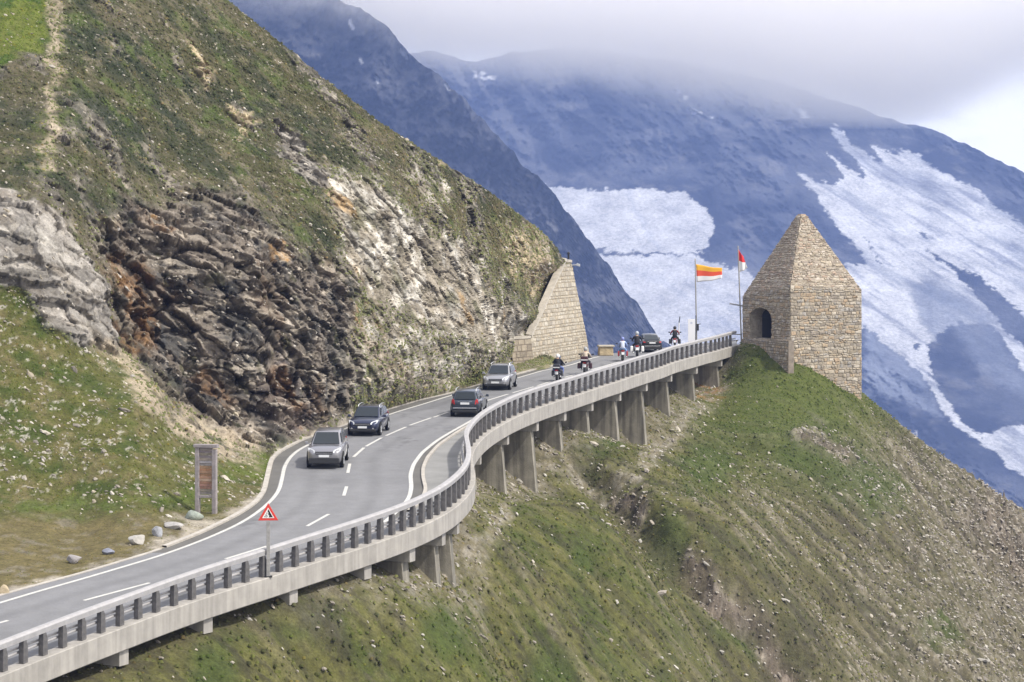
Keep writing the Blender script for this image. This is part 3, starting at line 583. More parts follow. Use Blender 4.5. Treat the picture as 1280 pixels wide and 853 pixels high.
def col_massif(q, V0):
    c, n1, n2 = rockcol(V0, q, 8); n3 = fbm(V0, 22, 4, .65, off=77); n5 = fbm(V0, 8, 3, .65, off=78)
    # debris ramps and lighter cliffs on the left flank
    c = mixc(c, C(.12, .12, .125), sst(26, 6, linedist([(560,120),(620,190),(680,225),(650,170),(600,110)], q) + 30 * n1) * .6)
    fl = np.stack([(V0[:, 0] * .8 - V0[:, 2] * .6) * .10, V0[:, 1] * .12, (V0[:, 0] * .6 + V0[:, 2] * .8)], 1)
    streak = fbm(fl, 9, 5, .62, off=91); streak2 = fbm(fl, 34, 4, .6, off=95)
    lt = sst(800, 1000, q[:, 0])
    q2 = q + np.stack([n3, fbm(V0, 22, 4, .6, off=79)], 1) * 9 + np.stack([n5, fbm(V0, 8, 3, .65, off=80)], 1) * 4.5 + lt[:, None] * (streak * 14)[:, None] * C(.72, .7)
    def s(poly, soft=1.1): return sst(-soft, soft, sdf(poly, q2))
    S1 = [(560,225),(690,233),(715,235),(735,239),(780,236),(815,238),(835,240),(852,240),(868,252),(880,262),(895,278),(893,290),(884,300),(885,312),(868,317),(800,316),(740,313),(560,313)]
    S2 = [(560,318),(740,319),(800,320),(862,318),(880,324),(905,333),(930,336),(945,349),(975,352),(1000,470),(600,500)]
    S3 = [(996,217),(1016,223),(1042,229),(1054,221),(1045,205),(1030,190),(1040,194),(1058,207),(1080,225),(1084,222),(1074,205),(1056,188),(1034,160),(1042,157),(1068,181),(1105,208),(1091,182),(1117,191),(1134,186),(1150,196),(1180,217),(1205,228),(1233,247),(1280,290),(1360,350),(1360,600),(1288,600),(1262,585),(1240,560),(1204,542),(1178,512),(1164,488),(1152,469),(1115,437),(1083,408),(1000,430),(1000,330),(1062,334),(1084,329),(1068,306),(1046,284),(1021,247)]
    D1 = [(1154,310),(1184,325),(1225,348),(1255,370),(1280,396),(1370,440),(1370,530),(1290,440),(1263,420),(1233,386),(1199,345)]
    D2 = [(1166,425),(1190,405),(1235,405),(1255,425),(1275,455),(1290,480),(1290,532),(1264,533),(1226,546),(1205,530),(1185,506),(1164,468),(1163,456),(1157,440)]
    small = [[(983,120),(990,121),(1012,148),(1006,149)], [(590,90),(603,91),(621,98),(612,102),(594,98)], [(855,118),(862,120),(858,124)], [(864,135),(874,136),(876,142),(864,142)], [(842,111),(853,113),(850,115)], [(816,84),(832,87),(818,89)], [(1140,538),(1146,540),(1144,546),(1138,544)], [(886,145),(892,147),(888,149)], [(1045,160),(1052,163),(1048,170)], [(1250,258),(1290,292),(1290,305),(1262,280)]]
    snow = np.maximum.reduce([s(S1), s(S2), s(S3) * (1 - s(D1)) * (1 - s(D2))] + [s(k, 1.0) for k in small])
    ice = np.maximum.reduce([s([(1083,408),(1115,437),(1150,468),(1166,500),(1180,524),(1140,505),(1083,492)], 4) * .8, s([(1131,355),(1165,350),(1200,372),(1245,405),(1190,408),(1166,425),(1150,400)], 6) * .8, s([(1190,405),(1240,408),(1285,480),(1285,500),(1230,470)], 8) * .5])
    snow = snow * (1 - ice * .0); flat = np.maximum.reduce([sst(-45, 4, sdf(k, q)) for k in (S1, S2, S3)])
    snow = snow * (1 - .75 * s([(1131,355),(1165,350),(1200,372),(1245,405),(1190,408),(1166,425),(1150,400)], 6))
    c = mixc(c, C(.20, .22, .26), ice * (.75 + .6 * streak))
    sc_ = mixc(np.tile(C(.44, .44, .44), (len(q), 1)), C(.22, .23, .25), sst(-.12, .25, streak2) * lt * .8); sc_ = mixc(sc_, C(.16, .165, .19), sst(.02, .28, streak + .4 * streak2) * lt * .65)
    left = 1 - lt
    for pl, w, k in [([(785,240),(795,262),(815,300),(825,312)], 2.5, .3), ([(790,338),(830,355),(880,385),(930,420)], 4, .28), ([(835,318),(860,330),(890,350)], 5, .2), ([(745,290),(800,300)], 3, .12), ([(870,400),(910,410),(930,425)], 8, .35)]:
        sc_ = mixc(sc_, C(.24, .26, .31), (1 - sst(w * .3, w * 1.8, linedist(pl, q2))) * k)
    for x, y, r_ in [(1088,310,2.2),(1081,298,2),(1095,322,2),(1156,296,3),(1145,433,5),(1087,302,1.5)]:
        sc_ = mixc(sc_, C(.06, .065, .08), sst(r_ + 1, r_ - 1, np.hypot(q2[:, 0] - x, q2[:, 1] - y)))
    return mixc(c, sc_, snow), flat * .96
far_sheet('mountain_ridge', np.concatenate([np.arange(-700, 180, 6.0), np.arange(180, 900, 1.9)]), [(-700,-200),(150,-90),(250,-60),(330,-30),(390,-8),(430,8),(446,14),(475,32),(500,58),(525,80),(545,98),(580,130),(620,173),(650,205),(690,242),(720,284),(760,334),(795,380),(830,424),(870,480),(900,520)],
          [(150,2500),(440,2450),(830,2150),(900,2100)], 640, [(150,2000),(900,1850)], 70, 210, 1.3, col_ridge, 300, 1.0, None, -1)
far_sheet('mountain_massif', np.concatenate([np.arange(420, 1440, 1.7), np.arange(1440, 1800, 5.0)]), [(380,60),(440,75),(510,68),(540,64),(570,71),(590,77),(612,72),(640,68),(700,62),(760,66),(800,74),(860,82),(920,92),(1000,112),(1060,132),(1100,147),(1150,161),(1166,164),(1180,170),(1210,184),(1240,200),(1270,214),(1300,230),(1440,320),(1800,480)],
          [(380,4200),(700,4150),(1160,4000),(1440,3700)], 720, [(380,3300),(800,3100),(1440,2700)], 70, 320, 5.7, col_massif, 460, .9, None, 1)
# valley floor so that nothing hangs over a void
g = MB(); g.add([(-4400, 400, -900), (4400, 400, -900), (4400, 4800, -900), (-4400, 4800, -900)], [(0, 1, 2, 3)])
tag(g.build('ground', mat('valley_floor', (.06, .07, .05), .95)), kind='structure')

# ------------------------------------------------------------------ air: one even haze, and the bank of cloud on the summits
hz = MB(); hz.box((0, 2370, -200), (9000, 4940, 1440))
hm = bpy.data.materials.new('haze_air'); hm.use_nodes = True; n = hm.node_tree.nodes; n.clear()
ho = n.new('ShaderNodeOutputMaterial'); hv = n.new('ShaderNodeVolumePrincipled'); hv.inputs['Color'].default_value = (.36, .50, .95, 1)
hv.inputs['Density'].default_value = 1.35e-4; hv.inputs['Anisotropy'].default_value = 0.0
hm.node_tree.links.new(hv.outputs[0], ho.inputs['Volume'])
haze = tag(hz.build('haze', hm), kind='stuff')

def cloud_bank():
    m_ = bpy.data.materials.new('cloud_vapour'); m_.use_nodes = True; n = m_.node_tree.nodes; l = m_.node_tree.links; n.clear()
    o = n.new('ShaderNodeOutputMaterial'); v = n.new('ShaderNodeVolumePrincipled'); v.inputs['Color'].default_value = (1, .985, .96, 1); v.inputs['Anisotropy'].default_value = .1
    t = n.new('ShaderNodeTexCoord'); s = n.new('ShaderNodeSeparateXYZ'); l.new(t.outputs['Object'], s.inputs[0])
    cv = n.new('ShaderNodeFloatCurve')    # cloud base height along x
    mr = n.new('ShaderNodeMapRange'); mr.inputs['From Min'].default_value = -300; mr.inputs['From Max'].default_value = 500; l.new(s.outputs['X'], mr.inputs['Value'])
    c = cv.mapping.curves[0]; pts = CLOUD_BASE
    c.points[0].location = pts[0]; c.points[1].location = pts[-1]
    for p in pts[1:-1]: c.points.new(*p)
    cv.mapping.update(); l.new(mr.outputs[0], cv.inputs['Value'])
    a = n.new('ShaderNodeMath'); a.operation = 'MULTIPLY_ADD'; a.inputs[1].default_value = 300.0; a.inputs[2].default_value = 0; l.new(cv.outputs[0], a.inputs[0])
    nz = n.new('ShaderNodeTexNoise'); nz.inputs['Scale'].default_value = .010; nz.inputs['Detail'].default_value = 4; nz.inputs['Roughness'].default_value = .55; l.new(t.outputs['Object'], nz.inputs['Vector'])
    d1 = n.new('ShaderNodeMath'); d1.operation = 'SUBTRACT'; l.new(s.outputs['Z'], d1.inputs[0]); l.new(a.outputs[0], d1.inputs[1])
    d2 = n.new('ShaderNodeMath'); d2.operation = 'MULTIPLY_ADD'; l.new(nz.outputs['Fac'], d2.inputs[0]); d2.inputs[1].default_value = 75.0; l.new(d1.outputs[0], d2.inputs[2])
    r = n.new('ShaderNodeMapRange'); r.interpolation_type = 'SMOOTHSTEP'; r.inputs['From Min'].default_value = 20; r.inputs['From Max'].default_value = 105; r.inputs['To Min'].default_value = 0; r.inputs['To Max'].default_value = .0155
    l.new(d2.outputs[0], r.inputs['Value']); l.new(r.outputs[0], v.inputs['Density']); l.new(v.outputs[0], o.inputs['Volume'])
    b = MB(); b.box((50, 2500, 180), (1500, 320, 180))
    return tag(b.build('cloud', m_), kind='stuff')
CLOUD_BASE = [(0.0, .66), (.14, .60), (.24, .51), (.30, .48), (.42, .465), (.55, .415), (.66, .355), (.78, .30), (.86, .29), (.92, .35), (1.0, .46)]
cloud_bank()
#PART3
# ------------------------------------------------------------------ road, markings, kerbs
def asphalt(name, base, var=.18):
    m = mat(name, base, .88, 0, var, .45, .012, 40, spec=.25); return m
def build_road():
    d = np.arange(82, 246.2, .25); W = 60; a = xl(d) - .05; b = np.minimum(xr(np.minimum(d, 237.5)) - .1, 1e9)
    b = np.where(d > 237.5, np.interp(d, [237.5, 246], [xr(237.5) - .1, 21.5]), b)
    t = np.linspace(0, 1, W); X = a[:, None] + (b - a)[:, None] * t; D = np.repeat(d[:, None], W, 1)
    V = np.stack([X, D, Z(D)], -1); f = gridfaces(len(d), W)
    # apron that falls away behind the crest
    # worn wheel tracks, oil line, patches and sealed cracks
    Q = V.reshape(-1, 3); lat = ((X - a[:, None])).ravel(); wd = np.repeat((b - a)[:, None], W, 1).ravel()
    lw = np.interp(D.ravel(), [85, 112, 125, 240], [5.2, 4.4, 3.6, 3.6]); base = np.ones(len(Q))
    for k in (.24, .42, .70, .9): base += .07 * np.exp(-((lat - k * 1.9 * lw) / .45) ** 2)
    for k in (.33, .80): base -= .10 * np.exp(-((lat - k * 1.9 * lw) / .35) ** 2)
    base *= 1 + .16 * fbm(Q, 9, 4, .6, off=3) + .10 * fbm(Q, 1.2, 3, .6, off=7)
    base *= 1 - .16 * sst(.22, .30, fbm(Q * C(1, .35, 1), 5, 2, .5, off=12)); crk = np.abs(fbm(Q * C(1, .5, 1), 3.4, 4, .55, off=31)); base *= 1 - .28 * sst(.028, .008, crk) * sst(0, .2, fbm(Q, 14, 2, off=40))
    o = link('road', npmesh('road', Q, f, C(.185, .185, .192) * base[:, None]), attr_mat('asphalt', .88, .08, 1.5, 12.0, .012, 40, .25)); tag(o, kind='structure')
    ed = V[d > 219][:, 0]; fl = [ed + C(-.25 * k - .05, .55 * k, -.5 * k * k - .02 * k) for k in (0, .5, 1.5, 4, 8)]
    tag(link('terrain', npmesh('terrain', np.concatenate(fl), gridfaces(5, len(ed))), mat('verge_gravel', (.2, .18, .13), .95, 0, .3, 2)), kind='structure')
build_road()
white = mat('road_paint', (.52, .51, .48), .6, 0, .14, 2.5)
def marks():
    V, Fc = [], []; n = 0
    def put(v, f):
        nonlocal n; V.append(v); Fc.append(f + n); n += len(v)
    put(*ribbon(poly3(line_px), -.09, .10, .010))
    W1 = [(478,655),(487,648),(503.7,633),(512,622),(514.5,609),(513,594),(517,580.7),(528,565.7),(547,550.6),(565.6,539.4),(582.5,530),(598,521)]
    put(*ribbon(poly3(W1, sm=2), -.11, .10, .010))
    for a, b in [((105,751),(187,729)),((282,699),(334,683)),((384,658),(411,643)),((429.7,620),(433.3,608.5)),((434.8,591.5),(437.2,580)),((442,571.5),(455,560)),((457.5,558.3),(477,547.5)),((482.5,545),(507.6,534)),((512,532),(539,522.6)),((542,522),(560,515.6)),((574,511),(600,502.5)),((609,501),(635,493)),((641,491.3),(667,483.8)),((672,482.4),(689,477)),((693,475.6),(702,473)),((706,472),(724,466.7)),((739,462.5),(776,452)),((-60,796),(10,776))]:
        p = np.array([G(*a), G(*b)]); u = np.linspace(0, 1, 8)[:, None]; p = p[:1] * (1 - u) + p[1:] * u
        put(*ribbon(p, -.085, .085, .010))
    tag(link('road_marking', npmesh('road_marking', np.concatenate(V), np.concatenate(Fc)), white), kind='structure')
    W1p = poly3(W1, sm=2)
    W2 = poly3([(510,640),(522,632),(528,623),(532,612.6),(529.5,605),(528,597.5),(528,586.3),(533.8,573),(547,558),(565.7,545),(578.8,536.6),(592,529)], sm=2)
    # recessed gutter between the line and the lay-by, its kerb, and the lay-by itself
    k = np.linspace(0, 1, 60)[:, None]; u1 = np.linspace(0, 1, len(W1p)); u2 = np.linspace(0, 1, len(W2))
    rs = lambda p, u: np.stack([np.interp(k[:, 0], u, p[:, i]) for i in range(3)], 1)
    A, B = rs(W1p, u1), rs(W2, u2); A = A.copy(); A[:, 0] += .12; gv = np.stack([A, B], 1).reshape(-1, 3); gv[:, 2] = Z(gv[:, 1]) + .005
    tag(link('road_gutter', npmesh('road_gutter', gv, gridfaces(60, 2)), asphalt('old_asphalt', (.125, .12, .112))), kind='structure')
    def kerb(name, p, w0, w1, h, m):
        t = np.gradient(p, axis=0); t[:, 2] = 0; t /= np.linalg.norm(t, axis=1)[:, None]; nn = np.stack([t[:, 1], -t[:, 0], 0 * t[:, 0]], 1)
        rows = []
        for o_, z_ in [(w0, -.1), (w0, h), (w1, h), (w1, -.1)]:
            r = p + nn * o_; r[:, 2] = Z(r[:, 1]) + z_; rows.append(r)
        tag(link(name, npmesh(name, np.stack(rows, 1).reshape(-1, 3), gridfaces(len(p), 4), smooth_=False), m), kind='structure')
    conc = mat('kerb_stone', (.40, .37, .33), .85, 0, .2, 2)
    kerb('kerb', W2, -.06, .12, .10, conc)
    # lay-by surface
    d = np.arange(109, 163, .5); o2 = np.argsort(W2[:, 1]); wx = np.interp(d, W2[o2, 1], W2[o2, 0]) + .1; ex = xr(d) - .15
    ok = ex > wx; d, wx, ex = d[ok], wx[ok], ex[ok]
    d0 = W2[:, 1].min(); sel = (d >= d0) & (d <= W2[:, 1].max()); d, wx, ex = d[sel], wx[sel], ex[sel]
    v = np.stack([np.stack([wx, d, Z(d) + .012], 1), np.stack([ex, d, Z(d) + .012], 1)], 1).reshape(-1, 3)
    tag(link('pavement', npmesh('pavement', v, gridfaces(len(d), 2)), asphalt('layby_asphalt', (.235, .232, .225))), kind='structure')
    # left-hand gutter and kerb round the bend
    lp = poly3(line_px, sm=2); 
    sel = (K3[:, 1] > 112) & (K3[:, 1] < 205); Kp = K3[sel]; lx = np.interp(Kp[:, 1], lp[:, 1], lp[:, 0]) - .13
    gv = np.stack([Kp, np.stack([np.maximum(lx, Kp[:, 0] + .02), Kp[:, 1], Kp[:, 2]], 1)], 1).reshape(-1, 3); gv[:, 2] = Z(gv[:, 1]) + .005
    tag(link('road_gutter', npmesh('road_gutter', gv, gridfaces(len(Kp), 2)), _mats['old_asphalt']), kind='structure')
    kerb('kerb', K3[(K3[:, 1] > 113) & (K3[:, 1] < 212)], -.22, .03, .09, conc)
    kerb('kerb', K3[(K3[:, 1] <= 113.3)], -.16, .02, .03, conc)
marks()

# ------------------------------------------------------------------ the viaduct
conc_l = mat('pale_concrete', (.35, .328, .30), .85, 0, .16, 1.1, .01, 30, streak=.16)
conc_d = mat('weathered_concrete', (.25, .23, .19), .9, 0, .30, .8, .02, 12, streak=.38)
bridge = tag(empty('road_viaduct', at_s(SL[-1] * .4)), 'long curved concrete road viaduct on fin piers carrying the road round the mountainside', 'viaduct')
def rel(o, root):     # keep world place when the root sits elsewhere
    o.parent = root; o.matrix_parent_inverse = Matrix.Translation(root.location).inverted() if root.rotation_euler.z == 0 else root.matrix_world.inverted()
    return o
def sweep(name, sec, m, s0, s1, step, parent, zfun=None, smooth_=False):
    ss = np.arange(s0, s1 + 1e-6, step); secs = []
    for s in ss:
        e, nn = at_s(s), at_s(s, N3); nn /= np.linalg.norm(nn); k = zfun(e[1]) if zfun else 0
        secs.append([(e[0] + nn[0] * u, e[1] + nn[1] * u, e[2] + v + k) for u, v in sec])
    b = MB(); b.loft(secs); o = b.build(name, m, None, smooth_); return rel(o, parent)
S0, S1 = SL[0] + 1, SL[-1] - .3
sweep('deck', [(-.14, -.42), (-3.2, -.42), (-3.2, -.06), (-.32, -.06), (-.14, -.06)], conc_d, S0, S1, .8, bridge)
sweep('edge_beam', [(.34, .06), (.34, -.78), (.30, -.82), (-.12, -.82), (-.12, -.30), (-.3, -.04), (-.3, .08), (.31, .09)], conc_l, S0, S1, .8, bridge)
BEAMS = [(150.5,828),(256,785.5),(363,748),(460,720),(528,693),(569,667),(585,650),(592,582),(612.5,565),(643,548),(676,533),(713.5,520.5),(749,508),(781,497),(817,486),(847,475),(878,464.6),(906,456)]
SB = [s_of_px(151,785), s_of_px(256,747), s_of_px(363,713), s_of_px(456,683), s_of_px(512,663), s_of_px(551,644), s_of_px(569,630.5), s_of_px(597,549), s_of_px(632,526.5), s_of_px(669,511.3), s_of_px(704,500), s_of_px(738,488.5), s_of_px(773,477), s_of_px(806,466), s_of_px(837,455), s_of_px(869,446), s_of_px(900,438)]
for i, s in enumerate(SB):
    e, nn, t = at_s(s), at_s(s, N3), at_s(s, T3); nn /= np.linalg.norm(nn); t /= np.linalg.norm(t)
    d = e[1]; ev = SLOPE[8]; gz = float(ev([[e[0] + nn[0] * .5, e[1] + nn[1] * .5]])[0]); gi = float(ev([[e[0] - nn[0] * 3, e[1] - nn[1] * 3]])[0])
    zt, zb = e[2] - .82, min(gz, gi) - 1.6
    top = e[2] - 1.45; hgt = top - zb; ww = .34
    M = lambda u, w, z: (e[0] + nn[0] * u + t[0] * w, e[1] + nn[1] * u + t[1] * w, z)
    b = MB(); bt = .085 * max(0, hgt)
    b.loft([[M(-3.6, -ww, zb), M(-.18 + bt, -ww, zb), M(-.18 + bt, ww, zb), M(-3.6, ww, zb)], [M(-3.6, -ww, top + .85), M(-.75, -ww, top + .85), M(-.75, ww, top + .85), M(-3.6, ww, top + .85)]] if False else
           [[M(-3.6, -ww, zb), M(-.22 + bt, -ww, zb), M(-.22 + bt, ww, zb), M(-3.6, ww, zb)], [M(-3.6, -ww, top), M(-.22, -ww, top), M(-.22, ww, top), M(-3.6, ww, top)]])
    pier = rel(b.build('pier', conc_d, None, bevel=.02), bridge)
    # cross beam resting on the pier, its pale end showing under the edge beam
    b = MB(); w2 = .30
    b.loft([[M(-3.4, -w2, top + .012), M(.16, -w2, top + .012), M(.16, -w2, zt + .30), M(-3.4, -w2, zt + .46)], [M(-3.4, w2, top + .012), M(.16, w2, top + .012), M(.16, w2, zt + .30), M(-3.4, w2, zt + .46)]])
    cb = b.build('cross_beam', conc_l); cb.parent = pier
e, nn, t = at_s(SL[-1] - 1.6), at_s(SL[-1] - 1.6, N3), at_s(SL[-1] - 1.6, T3)
M = lambda u, w, z: (e[0] + nn[0] * u + t[0] * w, e[1] + nn[1] * u + t[1] * w, z)
b = MB(); b.loft([[M(-3, -1.1, e[2] - 3.6), M(.2, -1.1, e[2] - 3.6), M(.2, 1.2, e[2] - 3.6), M(-3, 1.2, e[2] - 3.6)], [M(-3, -1.1, e[2] - .91), M(.1, -1.1, e[2] - .91), M(.1, 1.2, e[2] - .91), M(-3, 1.2, e[2] - .91)]])
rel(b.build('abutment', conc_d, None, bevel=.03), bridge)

# guard rail: about a hundred granite posts with a flat rail on top and a twin tube behind
rail = tag(empty('guard_rail', at_s(SL[-1] * .45)), 'long grey guard rail of stubby dark posts along the outer edge of the viaduct', 'guard rail')
post_m = mat('dark_post', (.105, .10, .10), .9, 0, .35, 5, .01, 30); rail_m = mat('weathered_rail', (.35, .34, .345), .75, 0, .14, 3, .006, 25)
RH = lambda d: np.interp(d, [100, 124], [1.10, 1.30])
sweep('top_rail', [(.11, -.15), (.13, .04), (.06, .11), (-.12, .11), (-.14, -.15)], rail_m, S0 + .2, S1 - .9, .6, rail, lambda d: RH(d) - .02)
for dz_ in (.0, .17):
    sweep('lower_tube', [(-.24 + .055 * math.cos(a), .055 * math.sin(a)) for a in np.linspace(0, 2 * math.pi, 8, endpoint=False)], rail_m, S0 + .2, S1 - .1, .7, rail, lambda d: .46 + dz_, True)
posts_s = [s_of_px(*p) for p in [(-22,853)] + near]; s_a = posts_s[-1]; s_b = s_of_px(913, 434)
mid_n = 61; posts_s += list(np.linspace(s_a, s_b, mid_n + 1)[1:]); posts_s = list(smooth(np.array(posts_s), 4))
pm = None
for s in posts_s:
    e, t = at_s(s), at_s(s, T3); hh = RH(e[1])
    if pm is None:
        b = MB(); b.loft([[(-.15, -.10, .0), (.15, -.10, 0), (.15, .12, 0), (-.15, .12, 0)], [(-.135, -.10, .72), (.135, -.10, .72), (.135, .12, .72), (-.135, .12, .72)], [(-.13, -.10, 1), (.04, -.10, 1), (.04, .10, 1), (-.13, .10, 1)]])
        po = b.build('post', post_m, bevel=.012); pm = po
    else:
        po = pm.copy(); COL.objects.link(po)
    po.location = (e[0], e[1], e[2] + .075); po.scale = (1, 1, hh - .17 - .06); po.rotation_euler = (0, 0, math.atan2(t[1], t[0]) + random.uniform(-.03, .03))
    rel(po, rail)

# ------------------------------------------------------------------ masonry built stone by stone
stone_mat = attr_mat('rough_stone', .9, .18, 3.0, 14.0, .02, 9.0)
def stone_patch(bl, br, tr, tl, rh, sl, res, relief, palette, mortar, seed, hole=None, warp=.03, edge_keep=.0, dark=1.0):
    """grid over a quad with coursed stones standing proud of recessed joints"""
    r = np.random.default_rng(seed); bl, br, tr, tl = [np.array(p, float) for p in (bl, br, tr, tl)]
    wid = max(np.linalg.norm(br - bl), np.linalg.norm(tr - tl)); hei = max(np.linalg.norm(tl - bl), np.linalg.norm(tr - br))
    nu, nv = int(wid / res) + 2, int(hei / res) + 2; U, Vv = np.meshgrid(np.linspace(0, 1, nu), np.linspace(0, 1, nv))
    Pp = (bl * (1 - U[..., None]) + br * U[..., None]) * (1 - Vv[..., None]) + (tl * (1 - U[..., None]) + tr * U[..., None]) * Vv[..., None]
    nrm = np.cross(br - bl, tl - bl); nrm /= np.linalg.norm(nrm); mid = (bl + br + tr + tl) / 4
    if nrm @ -mid < 0: nrm = -nrm
    ax = br - bl; ax[2] = 0; ax /= np.linalg.norm(ax); up = np.cross(nrm, ax); up *= np.sign(up[2] + 1e-9)
    u = ((Pp - bl) @ ax); vv = ((Pp - bl) @ up); sh = Pp.reshape(-1, 3)
    u = u + (fbm(sh, .55, 3, off=seed) * warp * 1.6).reshape(u.shape); vv = vv + (fbm(sh, .7, 3, off=seed + 4) * warp * 1.3).reshape(u.shape)
    rows = [vv.min() - rh]; 
    while rows[-1] < vv.max() + rh: rows.append(rows[-1] + rh * r.uniform(.6, 1.4))
    rows = np.array(rows); ri = np.clip(np.searchsorted(rows, vv) - 1, 0, len(rows) - 2)
    dj = np.minimum(vv - rows[ri], rows[ri + 1] - vv); h = np.zeros_like(u); col = np.zeros(u.shape + (3,)); pal = np.array(palette)
    for k in np.unique(ri):
        m = ri == k; b = [u.min() - sl * r.uniform(.2, 1.2)]
        while b[-1] < u.max() + sl: b.append(b[-1] + sl * r.uniform(.5, 1.6) * (.7 + .3 * (rows[k + 1] - rows[k]) / rh))
        b = np.array(b); si = np.clip(np.searchsorted(b, u[m]) - 1, 0, len(b) - 2)
        dd = np.minimum(dj[m], np.minimum(u[m] - b[si], b[si + 1] - u[m])); ns = len(b)
        off = r.uniform(.2, 1.0, ns); cs = (pal[r.integers(0, len(pal), ns)] * .65 + pal.mean(0) * .35) * r.uniform(.82, 1.17, ns)[:, None]
        w = sst(.0, max(.05, res * 1.1), dd); h[m] = off[si] * w; col[m] = cs[si] * w[:, None] + np.asarray(mortar) * (1 - w)[:, None]
    h = h + .35 * fbm(sh, .25, 3, off=seed + 9).reshape(u.shape) 
    e_ = np.minimum(np.minimum(U, 1 - U) * wid, np.minimum(Vv, 1 - Vv) * hei); hf = h * relief * (edge_keep + (1 - edge_keep) * sst(0, .12, e_))
    Q = Pp + nrm * hf[..., None]; keep = None
    if hole is not None:
        ins = hole(U, Vv); keep = ~(ins[:-1, :-1] & ins[1:, 1:] & ins[1:, :-1] & ins[:-1, 1:])
    return Q.reshape(-1, 3), gridfaces(nv, nu, keep), col.reshape(-1, 3) * dark
def join(parts):
    V, Fc, Cc, n = [], [], [], 0
    for v, f, c in parts: V.append(v); Fc.append(f + n); Cc.append(c); n += len(v)
    return np.concatenate(V), np.concatenate(Fc), np.concatenate(Cc)
PAL = [tuple(1.12 * k for k in c) for c in [(.36,.31,.24),(.30,.25,.19),(.42,.38,.32),(.25,.22,.19),(.33,.28,.21),(.40,.30,.19),(.30,.29,.28),(.22,.19,.16),(.46,.41,.34),(.34,.24,.15)]]
PAL_ROOF = [(.42,.37,.29),(.46,.41,.34),(.36,.31,.25),(.40,.34,.25),(.34,.28,.23),(.48,.43,.37),(.30,.25,.21),(.38,.27,.2)]
def build_tower():
    th = R_(28); a = 7.75; dC = 228.5
    Cn = P(988, 453, dC); ax = C(math.cos(th), math.sin(th), 0); ay = C(-math.sin(th), math.cos(th), 0)
    zb = Cn[2] - 6.5; c0 = C(Cn[0], Cn[1], 0)
    base = [c0, c0 + ax * a, c0 + ax * a + ay * a, c0 + ay * a]              # near corner, right, back, left
    zE = [-(357 - YH) / F * base[0][1], -(363 - YH) / F * base[1][1], -(366 - YH) / F * base[2][1], -(371 - YH) / F * base[3][1]]
    lo = [b + C(0, 0, zb) for b in base]; hi = [b + C(0, 0, z) for b, z in zip(base, zE)]
    ctr = sum(base) / 4; zt = -(270 - YH) / F * ctr[1]; k = .085
    tp = [ctr + (b - ctr) * k + C(0, 0, zt) for b in base]
    root = tag(empty('stone_tower', (ctr[0], ctr[1], zb)), 'squat rubble stone tower with a tall pyramid roof and arched opening on the ridge', 'tower')
    # arch on the left-hand face, measured in (u from left edge, z)
    zl = lambda py, d: -(py - YH) / F * d
    dl = base[3][1]; H0, H1 = zb, (zE[0] + zE[3]) / 2
    za, zs, zp = zl(424, dl - 3.5), zl(398, dl - 3.5), zl(385, dl - 3.5); u0, u1 = .16, .62
    def hole(U, V):
        zz = H0 + V * (zE[3] * (1 - U) + zE[0] * U - H0); x = (U - (u0 + u1) / 2) / ((u1 - u0) / 2); lim = np.where(np.abs(x) < 1, zs + (zp - zs) * np.sqrt(np.clip(1 - x * x, 0, 1)), -1e9)
        return (zz > za) & (zz < lim)
    parts = [stone_patch(lo[3], lo[0], hi[0], hi[3], .25, .40, .05, .10, PAL, (.27,.235,.18), 11, hole, .13, .5),
             stone_patch(lo[0], lo[1], hi[1], hi[0], .25, .40, .05, .10, PAL, (.29,.255,.2), 12, None, .13, .5),
             stone_patch(lo[1], lo[2], hi[2], hi[1], .27, .42, .12, .06, PAL, (.2,.17,.14), 13, None, .05), stone_patch(lo[2], lo[3], hi[3], hi[2], .27, .42, .12, .06, PAL, (.2,.17,.14), 14, None, .05)]
    w = link('wall', npmesh('wall', *join(parts), smooth_=False), stone_mat); rel(w, root)
    # eaves course stands a little proud, then the pyramid
    ov = [ctr + (b - ctr) * 1.0 + C(0, 0, z) for b, z in zip(base, zE)]
    rp = []
    for i, (p, q_) in enumerate(((0, 1), (3, 0), (1, 2), (2, 3))):
        rp.append(stone_patch(ov[p], ov[q_], tp[q_], tp[p], .20, .36, .055 if i < 2 else .12, .13, PAL_ROOF, (.33,.285,.22), 20 + i, None, .13, .7))
    cap = np.array(tp); rp.append((np.concatenate([cap, cap.mean(0)[None] + C(0, 0, .12)]), np.array([(0, 1, 4, 4), (1, 2, 4, 4), (2, 3, 4, 4), (3, 0, 4, 4)]), np.tile(C(.33, .26, .19), (5, 1))))
    v, f, c = join(rp[:-1]); rel(link('roof', npmesh('roof', v, f, c, smooth_=False), stone_mat), root)
    b = MB(); b.loft([[tuple(p - C(0, 0, .02)) for p in tp], [tuple(ctr + (p - C(0, 0, p[2]) - ctr) * .7 + C(0, 0, zt + .16)) for p in tp]]); rel(b.build('capstone', mat('capstone', (.34, .26, .19), .9, 0, .3, 3)), root)
    # arch reveal and the chamber behind, its recess shade put into a dark colour
    lw = base[3]; dirx = base[0] - base[3]; dep = ax * 1.0
    prof = [(u0, za), (u0, zs)] + [((u0 + u1) / 2 - (u1 - u0) / 2 * math.cos(q), zs + (zp - zs) * math.sin(q)) for q in np.linspace(0, math.pi, 13)[1:-1]] + [(u1, zs), (u1, za)]
    fr = [lw + dirx * u + C(0, 0, z) for u, z in prof]; mid_ = [p + dep * 1.3 for p in fr]; bk = [p + dep * 5.0 for p in fr]
    n_ = len(fr); inn = MB(); inn.loft([fr, mid_], closed=True, caps=False); rel(inn.build('arch_reveal', mat('reveal_stone', (.33, .29, .23), .9, 0, .35, 3, .04, 6)), root)
